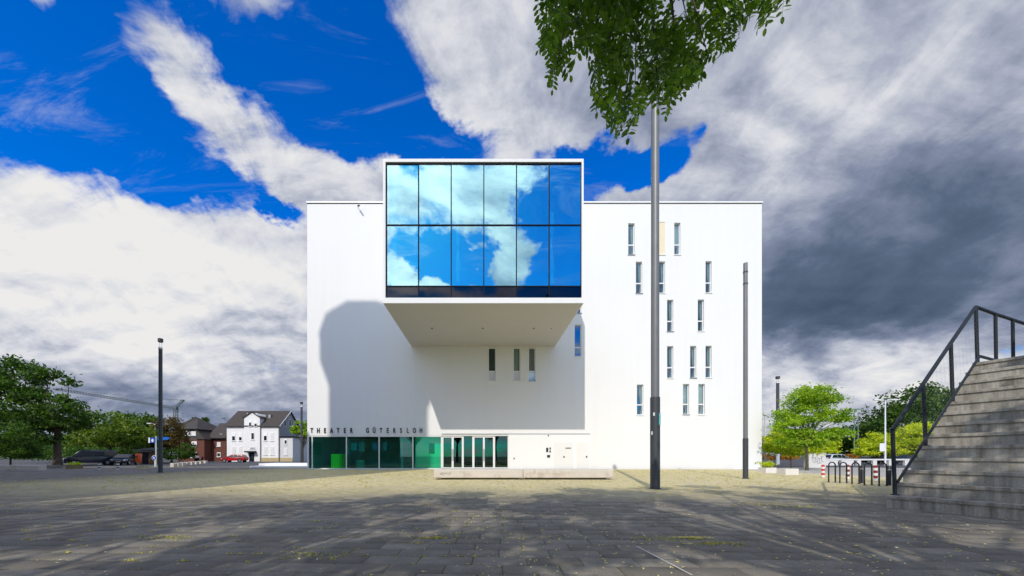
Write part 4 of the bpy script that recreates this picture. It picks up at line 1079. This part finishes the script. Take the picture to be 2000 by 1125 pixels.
# satellite dish on the chimney
p = Vector((at(437, 0, 79).x, 79.4, at(0, 821, 79.5).z))
q = thing('satellite_dish', 'white satellite dish on the chimney of the brick house', 'dish', p)
MB().lathe([(.05, 0), (.35, .06), (.55, .2)], 12, p + Vector((0, -.4, .3))).build('dish', lt_white, q); MB().tube([p, p + Vector((0, -.35, .35))], .03, 5).build('bracket', steel, q)
# kiosk by the trees
p = Vector((at(284, 0, 52).x, 52, 0)); q = thing('timber_kiosk', 'small brown timber hut with dark roof left of the blue sign', 'hut', p)
MB().box(p.x - 1.1, p.x + 1.1, 52, 53.6, 0, 1.9).build('wall', mat('timber wall', (.16, .09, .05), .9, .3, 3), q)
MB().prism([(p.x - 1.5, 51.5, 1.91), (p.x + 1.5, 51.5, 1.91), (p.x + 1.3, 54, 2.25), (p.x - 1.3, 54, 2.25)], (0, 0, 0), (0, 0, .15)).build('roof', dark_line, q)
MB().box(p.x - .4, p.x + .4, 51.93, 51.998, 0, 1.7).build('door', mull_m, q)
MB().box(p.x - .9, p.x + .9, 51.95, 51.998, 1.72, 1.88).build('fascia', mat('pale fascia', (.5, .45, .4), .8), q)

# ================================================================ vehicles
def car(name, label, loc, rz, paint, kind='hatch', cat='car'):
    T = bpy.data.objects.new(name, None); COL.objects.link(T); tag(T, label, cat)
    if kind == 'van':
        Lh, hw, zb, belt, roof = 2.60, .95, .32, 1.15, 1.95
        low = [(-2.55, .35), (-2.60, .8), (-2.58, belt), (1.75, belt), (2.35, 1.02), (2.55, .80), (2.60, .45), (2.50, .32)]
        top = [(-2.57, belt), (-2.50, roof - .10), (-2.35, roof), (.75, roof), (.95, roof - .05), (1.80, belt)]
        side = [[(-2.42, belt + .06), (-2.38, roof - .2), (-1.35, roof - .2), (-1.35, belt + .06)], [(-1.28, belt + .06), (-1.28, roof - .2), (-.25, roof - .2), (-.25, belt + .06)], [(-.15, belt + .04), (-.15, roof - .2), (.72, roof - .2), (1.42, belt + .04)]]
        wx = (1.62, -1.60); wr = .34; ws = ((.92, roof - .06), (1.74, belt + .05)); rs = ((-2.56, belt + .08), (-2.52, roof - .2)); tumble = .13
    else:
        Lh, hw, zb, belt, roof = 2.05, .87, .28, .90, 1.47
        low = [(-2.0, .34), (-2.07, .62), (-2.02, belt), (1.02, belt + .02), (1.72, .78), (1.98, .62), (2.05, .40), (1.95, .26)]
        top = [(-1.98, belt), (-1.62, roof - .12), (-1.35, roof - .03), (-.5, roof), (.15, roof - .05), (1.10, belt)]
        side = [[(-1.72, belt + .05), (-1.50, roof - .16), (-.95, roof - .10), (-.85, belt + .05)], [(-.78, belt + .04), (-.86, roof - .1), (-.25, roof - .09), (-.2, belt + .04)], [(-.13, belt + .04), (-.15, roof - .1), (.10, roof - .13), (.86, belt + .04)]]
        wx = (1.28, -1.28); wr = .315; ws = ((.17, roof - .07), (1.04, belt + .05)); rs = ((-1.93, belt + .08), (-1.64, roof - .15)); tumble = .2
    def W(x, z):
        w = hw * (1 - .10 * max(0, abs(x) / Lh - .72) / .28)
        return w - tumble * max(0, (z - belt) / (roof - belt))
    def hull(prof):
        n = len(prof); vs = [(x, -W(x, z), z) for x, z in prof] + [(x, W(x, z), z) for x, z in prof]
        return MB().add(vs, [tuple(range(n)), tuple(range(2 * n - 1, n - 1, -1))] + [(i, n + i, n + (i + 1) % n, (i + 1) % n) for i in range(n)])
    body = hull(low).build('body', paint, T, bevel=.07, smooth=True, seg=3)
    hull(top).build('cabin', paint, T, bevel=.06, smooth=True, seg=3)
    for pl in side:
        for s in (-1, 1):
            MB().prism([(x, s * (W(x, z) + .004), z) for x, z in pl], (0, -.006, 0), (0, .006, 0)).build('side_window', car_glass, T)
    def screen(a, b, nm, sx):
        (x0, z0), (x1, z1) = a, b; w0, w1 = W(x0, z0) - .09, W(x1, z1) - .09
        d = Vector((z0 - z1, 0, x1 - x0)).normalized() * .012 * (1 if sx > 0 else 1)
        if d.x * sx < 0: d = -d
        MB().prism([(x0, -w0, z0), (x0, w0, z0), (x1, w1, z1), (x1, -w1, z1)], d * .6, d * 1.9).build(nm, car_glass, T)
    screen(*ws, 'windscreen', 1); screen(*rs, 'rear_window', -1)
    for x in wx:
        for s in (-1, 1):
            y0 = s * (hw - .02)
            MB().tube([(x, y0 - s * .03, wr + .02), (x, y0 + s * .012, wr + .02)], wr + .07, 20).build('wheel_arch', black_paint, T)
            w = MB().tube([(x, y0 - s * .17, wr), (x, y0 + s * .03, wr)], wr, 20).build('wheel', rubber, T, smooth=True)
            MB().tube([(x, y0 + s * .02, wr), (x, y0 + s * .045, wr)], [wr * .66, wr * .6], 14).build('rim', rim_m, w)
    fx_ = low[-3][0]
    for s in (-1, 1):
        zl = .86 if kind == 'van' else .66
        MB().prism([(fx_ - .22, s * (hw * .93), zl - .09), (fx_ + .03, s * hw * .62, zl - .10), (fx_ - .02, s * hw * .62, zl + .06), (fx_ - .30, s * (hw * .94), zl + .10)], (0, -.02, 0), (.03, .02, .01)).build('headlight', lamp_m, T)
        MB().box(-Lh - .012, -Lh + .06, s * hw * .72 - .1, s * hw * .72 + .1, zl, zl + .3).build('tail_light', red_lamp, T)
        MB().box(ws[1][0] - .35, ws[1][0] - .2, s * (hw + .02) - .09, s * (hw + .02) + .09, belt + .02, belt + .2).build('wing_mirror', paint, T, bevel=.03)
    MB().box(fx_ - .1, fx_ + .035, -hw * .55, hw * .55, .58 if kind == 'van' else .46, .74 if kind == 'van' else .58).build('grille', black_paint, T)
    MB().box(fx_, fx_ + .05, -.26, .26, .42, .52).build('number_plate', sign_white, T)
    if kind == 'van': MB().box(fx_ - .1, fx_ + .045, -hw * .5, hw * .5, .75, .78).build('chrome_bar', chrome, T)
    place(T, loc, rz); return T
navy = mat('navy car paint', (.03, .036, .065), .18, spec=.9); blk_car = mat('black car paint', (.012, .014, .017), .2, spec=.7)
redc = mat('red car paint', (.45, .01, .02), .25, spec=.6); silver = mat('silver car paint', (.55, .62, .68), .25, metal=.3)
p = at(177, 0, 46); car('parked_van', 'dark navy passenger van parked under the left trees', (p.x, 46, -.02), R(180 + 52), navy, 'van', 'van').scale = (.9, .95, 1)
p = at(243, 0, 47); car('parked_car', 'black hatchback parked behind the navy van', (p.x, 47, -.02), R(-62), blk_car)
p = at(458, 0, 66); car('parked_car', 'small red car in front of the white house', (p.x, 66, -.02), R(180 + 8), redc)
p = at(1634, 0, 53); car('parked_car', 'pale silver hatchback on the street behind the bollards', (p.x, 53, -.02), R(8), silver)
p = at(1704, 0, 53); car('parked_car', 'dark parked car left of the white double lamp', (p.x, 53, -.02), R(175), blk_car)
p = at(1748, 0, 54); car('parked_car', 'dark car half hidden behind the stair railing post', (p.x, 54, -.02), R(185), mat('grey car paint', (.05, .06, .075), .25))

# ================================================================ street furniture
def bollard(label, g, h, m1, m2, r=.06, group=None):
    T = thing('bollard', label, 'bollard', g, group); n = 6
    for i in range(n):
        z0, z1 = h * i / n, h * (i + 1) / n
        pr = [(r, z0 + .001), (r, z1)] if i < n - 1 else [(r, z0 + .001), (r, z1 - .03), (r * .6, z1)]
        MB().lathe(pr, 14, g).build('band', m1 if i % 2 == 0 else m2, T, smooth=True)
    return T
wband = mat('white band', (.82, .80, .78), .5, .06, 5)
GB = 'striped bollards'
for i, (px, py, h, lab) in enumerate(((1607.5, 932, .70, 'red and white striped bollard left of the bike stands'), (1655.5, 935.5, .74, 'red and white striped bollard behind the second bike stand'), (1710, 939, .74, 'red and white striped bollard between the last two bike stands'))):
    bollard(lab, gnd(px, py), h, wband, red_paint if i == 0 else mat('dark red band', (.25, .02, .02), .5), .075, GB)
for px, lab in ((194, 'black and white striped bollard before the side of the van'), (230.3, 'black and white striped bollard between van and hatchback')):
    bollard(lab, gnd(px, 917), .62, wband, black_paint, .10, GB)
# bike stands
for i, (px, py, lab) in enumerate(((1625, 942, 'first steel bike hoop from the theatre side'), (1647, 943.5, 'second steel bike hoop from the theatre'), (1671, 945.5, 'middle steel bike hoop of the five'), (1695.5, 947.5, 'fourth steel bike hoop from the theatre'), (1724.5, 949.5, 'bike hoop nearest the staircase'))):
    g_ = gnd(px, py); T = thing('bike_stand', lab, 'bike stand', g_, 'bike hoops beside the staircase'); w = .15; hh = .92 - .16
    pts = [g_ + Vector((-w, 0, 0)), g_ + Vector((-w, 0, hh))] + [g_ + Vector((-w * math.cos(a), 0, hh + w * math.sin(a))) for a in np.linspace(.25, math.pi - .25, 7)] + [g_ + Vector((w, 0, hh)), g_ + Vector((w, 0, 0))]
    MB().tube(pts, .026, 8).build('hoop', dark_steel, T, smooth=True)
    for s in (-1, 1): MB().lathe([(.06, 0), (.06, .012), (.03, .014)], 10, g_ + Vector((s * w, 0, .001))).build('foot_plate', dark_steel, T)
for px, py, lab in ((1684.5, 944, 'short black post between the third and fourth bike hoops'), (1736, 948, 'short black post beside the hoop next to the stairs')):
    g_ = gnd(px, py); T = thing('black_post', lab, 'post', g_); MB().lathe([(.085, 0), (.075, .02), (.075, .74), (.05, .78)], 14, g_).build('shaft', black_paint, T, smooth=True); MB().lathe([(.08, .60), (.08, .66)], 14, g_).build('collar', steel, T)
# planters
def planter(label, px0, px1, py, py0, plant=None, dep=.7, m=None):
    a, b = gnd(px0, py), gnd(px1, py); h = at(0, py0, a.y).z
    T = thing('planter_box', label, 'planter', ((a.x + b.x) / 2, a.y + dep / 2, 0)); m = m or mat('white concrete', (.72, .69, .65), .8, .1, 2)
    t = .07
    q = MB().box(a.x, b.x, a.y, a.y + t, 0, h).box(a.x, b.x, a.y + dep - t, a.y + dep, 0, h).box(a.x, a.x + t, a.y + t, a.y + dep - t, 0, h).box(b.x - t, b.x, a.y + t, a.y + dep - t, 0, h)
    q.build('box', m, T); MB().box(a.x + t, b.x - t, a.y + t, a.y + dep - t, 0, h - .06).build('soil', mat('soil', (.05, .035, .025), .95, .3, 8), T)
    if plant:
        cs = [(np.array(((a.x + b.x) / 2 + rng.normal(0, .25), a.y + dep / 2 + rng.normal(0, .12), h + plant * rng.uniform(.2, 1))), .5) for _ in range(14)]
        tag(fast_mesh('plant', leaf_cloud(cs, 500, .06, .22, int(px0)), 4, GREEN_L, T, [(0, 1, 2), (0, 2, 3)]), kind='stuff')
planter('white planter box with a leafy plant at the theatre corner', 1496, 1517, 924, 913.5, .35)
planter('empty white planter box right of the planted one', 1534.5, 1560, 927.5, 915.5)
planter('weathered wooden planter before the van', 127, 143, 916, 908, .12, .8, mat('brown planter', (.22, .17, .09), .9, .3, 4))
planter('pale planter base below the orange bin', 265, 280, 916.5, 909, None, .6, mat('yellowish concrete', (.5, .46, .28), .9, .2, 4))
# orange bin
p = at(270.5, 0, 32.6); q = thing('litter_bin', 'orange litter bin on a post beside the black hatchback', 'bin', (p.x, 32.6, 0))
MB().lathe([(.05, 0), (.05, .62)], 8, q.location).build('post', steel, q); MB().lathe([(.16, .56), (.19, .6), (.22, 1.28), (.2, 1.34), (.12, 1.38)], 14, q.location).build('bin_body', orange, q, smooth=True); MB().box(p.x - .12, p.x + .12, 32.36, 32.40, 1.1, 1.18).build('slot', black_paint, q)
# low walls at left edge
a, b = gnd(-60, 919), gnd(74, 919); hw_ = at(0, 908.5, a.y).z
q = tag(MB().box(a.x, b.x, a.y, a.y + .6, -.02, hw_).build('low_wall', conc, None, bevel=.03), 'low pale concrete wall edging the shrubs at far left', 'wall')
a, b = gnd(78, 915), gnd(112, 915)
tag(MB().box(a.x, b.x, a.y, a.y + .5, -.02, .30).build('low_wall', mat('dark concrete', (.2, .19, .17), .9, .2, 2), None, bevel=.03), 'short dark kerb wall left of the van', 'wall')
# row of kerb blocks
for i in range(8):
    f = i / 7; px = 336 + 62 * f; py = 912.5 - 7.5 * f; g_ = gnd(px, py); k = g_.y / FPX
    o = MB().box(g_.x - 4 * k, g_.x + 3.4 * k, g_.y, g_.y + .5, -.02, .42).build('kerb_block', conc, None, bevel=.04)
    tag(o, ['first pale kerb block, nearest the left lamp mast', 'second pale kerb block from the left lamp mast', 'third pale kerb block from the left lamp mast', 'fourth pale kerb block from the left lamp mast', 'fifth kerb block, past the middle of the row', 'sixth kerb block of the row by the brick house', 'last but one kerb block before the brick house', 'farthest kerb block of the row by the brick house'][i], 'block', 'kerb blocks before the brick house')
# white platform beside the theatre
a = gnd(478, 913.5); b = gnd(602, 913.5)
q = thing('stone_platform', 'low white stepped platform left of the theatre corner', 'platform', ((a.x + b.x) / 2, a.y + 3, 0))
MB().prism([(a.x, a.y + .8, 0), (a.x + .8, a.y, 0), (b.x - .1, a.y, 0), (b.x - .1, a.y + 7, 0), (a.x + 2, a.y + 7, 0), (a.x, a.y + 4, 0)], (0, 0, -.03), (0, 0, .14)).build('lower_step', white_paint, q)
a2 = at(512, 0, a.y + 4)
MB().box(a2.x, b.x - .12, a.y + 3.4, a.y + 6.8, .141, .36).build('upper_step', white_paint, q)
# parking sign and blue direction sign
p = at(305, 0, 40); q = thing('parking_sign', 'blue and white parking sign on a pale post behind the left lamp mast', 'sign', (p.x, 40, 0))
MB().lathe([(.06, 0), (.06, 3.4)], 10, q.location).build('post', mat('pale green post', (.55, .68, .55), .5), q, smooth=True)
z0 = at(0, 865, 40).z
MB().box(p.x - .72, p.x - .02, 39.9, 39.94, z0, z0 + .58).build('plate', sign_blue, q)
MB().box(p.x - .76, p.x - .60, 39.885, 39.899, z0, z0 + .58).build('white_strip', sign_white, q)
MB().prism([(p.x - .50, 39.89, z0 + .28), (p.x - .31, 39.89, z0 + .46), (p.x - .12, 39.89, z0 + .28)], (0, 0, 0), (0, .008, 0)).box(p.x - .40, p.x - .22, 39.89, 39.898, z0 + .1, z0 + .28).build('white_mark', sign_white, q)
p2 = p + Vector((.2, 0, 0)); zz = at(0, 857, 40).z
MB().prism([(p2.x + .05, 39.9, zz - .16), (p2.x + 1.15, 39.9, zz - .12), (p2.x + 1.4, 39.9, zz + .04), (p2.x + 1.15, 39.9, zz + .2), (p2.x + .05, 39.9, zz + .2)], (0, 0, 0), (0, .04, 0)).build('direction_arm', mat('bright sign blue', (.01, .13, .55), .4), q)
p = at(304, 0, 39); q = thing('round_sign', 'small round blue traffic sign low on a striped post', 'sign', (p.x - .08, 39, 0)); zc = at(0, 894, 39).z; l = q.location
MB().lathe([(.05, 0), (.05, zc)], 8, l).build('post', wband, q)
MB().tube([(l.x, 38.93, zc), (l.x, 38.9, zc)], .26, 20).build('rim', sign_white, q); MB().tube([(l.x, 38.898, zc), (l.x, 38.88, zc)], .22, 20).build('disc', sign_blue, q)
MB().prism([(l.x - .12, 38.87, zc + .08), (l.x - .05, 38.87, zc + .12), (l.x + .1, 38.87, zc - .03), (l.x + .12, 38.87, zc - .12), (l.x + .02, 38.87, zc - .1)], (0, 0, 0), (0, .008, 0)).build('arrow', sign_white, q)
# scooter by the brick house
p = at(389, 0, 60); q = thing('motor_scooter', 'white and black motor scooter parked before the brick house', 'scooter', (p.x, 60, 0)); l = Vector(q.location)
for s in (-.6, .6): MB().tube([(l.x + s, 59.94, .25), (l.x + s, 60.06, .25)], .25, 14).build('wheel', rubber, q)
MB().prism([(l.x - .75, 0, .45), (l.x - .7, 0, .85), (l.x - .1, 0, .8), (l.x, 0, .4), (l.x + .35, 0, .35), (l.x + .55, 0, 1.0), (l.x + .65, 0, .95), (l.x + .5, 0, .25), (l.x - .3, 0, .25)], (0, 59.85, 0), (0, 60.15, 0)).build('body', mull_m, q, bevel=.04)
MB().prism([(l.x - .75, 0, .86), (l.x - .6, 0, 1.3), (l.x - .2, 0, 1.25), (l.x - .1, 0, .86)], (0, 59.8, 0), (0, 60.2, 0)).build('top_case', lt_white, q, bevel=.06); MB().tube([(l.x + .55, 59.7, 1.08), (l.x + .55, 60.3, 1.08)], .03, 6).build('handlebar', mull_m, q)
# graffiti cabinet
a, b = at(1580, 0, 36), at(1613, 0, 36); zt = at(0, 886, 36).z
q = thing('utility_cabinet', 'pale utility cabinet covered with graffiti beside the young tree', 'cabinet', ((a.x + b.x) / 2, 36.3, 0))
MB().box(a.x, b.x, 36, 36.6, -.02, zt).build('body', mat('cabinet paint', (.66, .64, .62), .6, .08, 2), q, bevel=.02); MB().box(a.x - .04, b.x + .04, 35.96, 36.64, zt + .001, zt + .06).build('lid', mat('cabinet lid', (.5, .49, .47), .6), q)
st = MB(); random.seed(11)
for k in range(5):
    cx, cz = a.x + .55 + .22 * k, .75 + .1 * math.sin(k * 2)
    st.tube([(cx + (.16 + .05 * random.random()) * math.cos(t_), 35.99, cz + .26 * math.sin(t_)) for t_ in np.linspace(.3 * k, 5.2, 10)], .02, 4)
st.build('graffiti', mat('violet grey spray', (.30, .29, .36), .8), q)
# low white wall along the right street
a, b = at(1612, 0, 45), at(1830, 0, 45)
q = thing('street_wall', 'low white wall with dark gaps along the right street', 'wall', ((a.x + b.x) / 2, 45, 0))
wm = mat('white wall paint', (.70, .68, .66), .8, .06, 1)
for i in range(7):
    x0 = a.x + (b.x - a.x) * i / 7; x1 = a.x + (b.x - a.x) * (i + 1) / 7
    MB().box(x0 + .02, x1 - .02, 45, 45.3, .62, .80).build('coping', wm, q); MB().box(x0 + .02, x0 + (1.6 if i < 2 else .5), 45.02, 45.28, -.03, .619).build('pier', wm, q)
# crane far behind
def crane():
    Y = 160.; base = Vector((at(343, 0, Y).x, Y, 0)); top = at(343, 797, Y).z
    T = thing('tower_crane', 'slim distant tower crane with a long jib above the left trees', 'crane', base); m = mat('crane steel', (.10, .12, .13), .6)
    def lattice(p0, p1, w, n, nm):
        mb = MB(); p0, p1 = Vector(p0), Vector(p1); d = (p1 - p0).normalized(); u = d.cross(Vector((0, 1, 0))).normalized() * w; v = Vector((0, w, 0))
        ch = [u + v, u - v, -u + v, -u - v]
        for c_ in ch: mb.tube([p0 + c_, p1 + c_], w * .34, 4, False)
        for k in range(n):
            a_, b_ = p0.lerp(p1, k / n), p0.lerp(p1, (k + 1) / n); mb.tube([a_ + ch[0], b_ + ch[2]], w * .2, 4, False); mb.tube([a_ + ch[1], b_ + ch[3]], w * .2, 4, False)
        mb.build(nm, m, T, fixn=False)
    lattice(base, base + Vector((0, 0, top)), .55, 18, 'tower_mast')
    j0 = base + Vector((0, 0, top)); j1 = at(110, 760, Y); lattice(j0, j1, .42, 40, 'jib')
    a1 = at(357, 782, Y); lattice(j0, a1, .35, 6, 'counter_jib')
    MB().tube([a1, at(230, 779, Y) + Vector((0, 0, .8))], .06, 4).tube([a1, j1], .06, 4).build('stay_cable', m, T)
    MB().tube([a1, (a1.x, Y, top - 4)], .07, 4).build('hoist_cable', m, T)
    MB().box(a1.x - .5, a1.x + .5, Y - .4, Y + .4, a1.z - .5, a1.z + .3).build('counterweight', m, T); MB().box(j0.x - .6, j0.x + .6, Y - .5, Y + .5, top - .9, top + .5).build('cab', m, T)
crane()
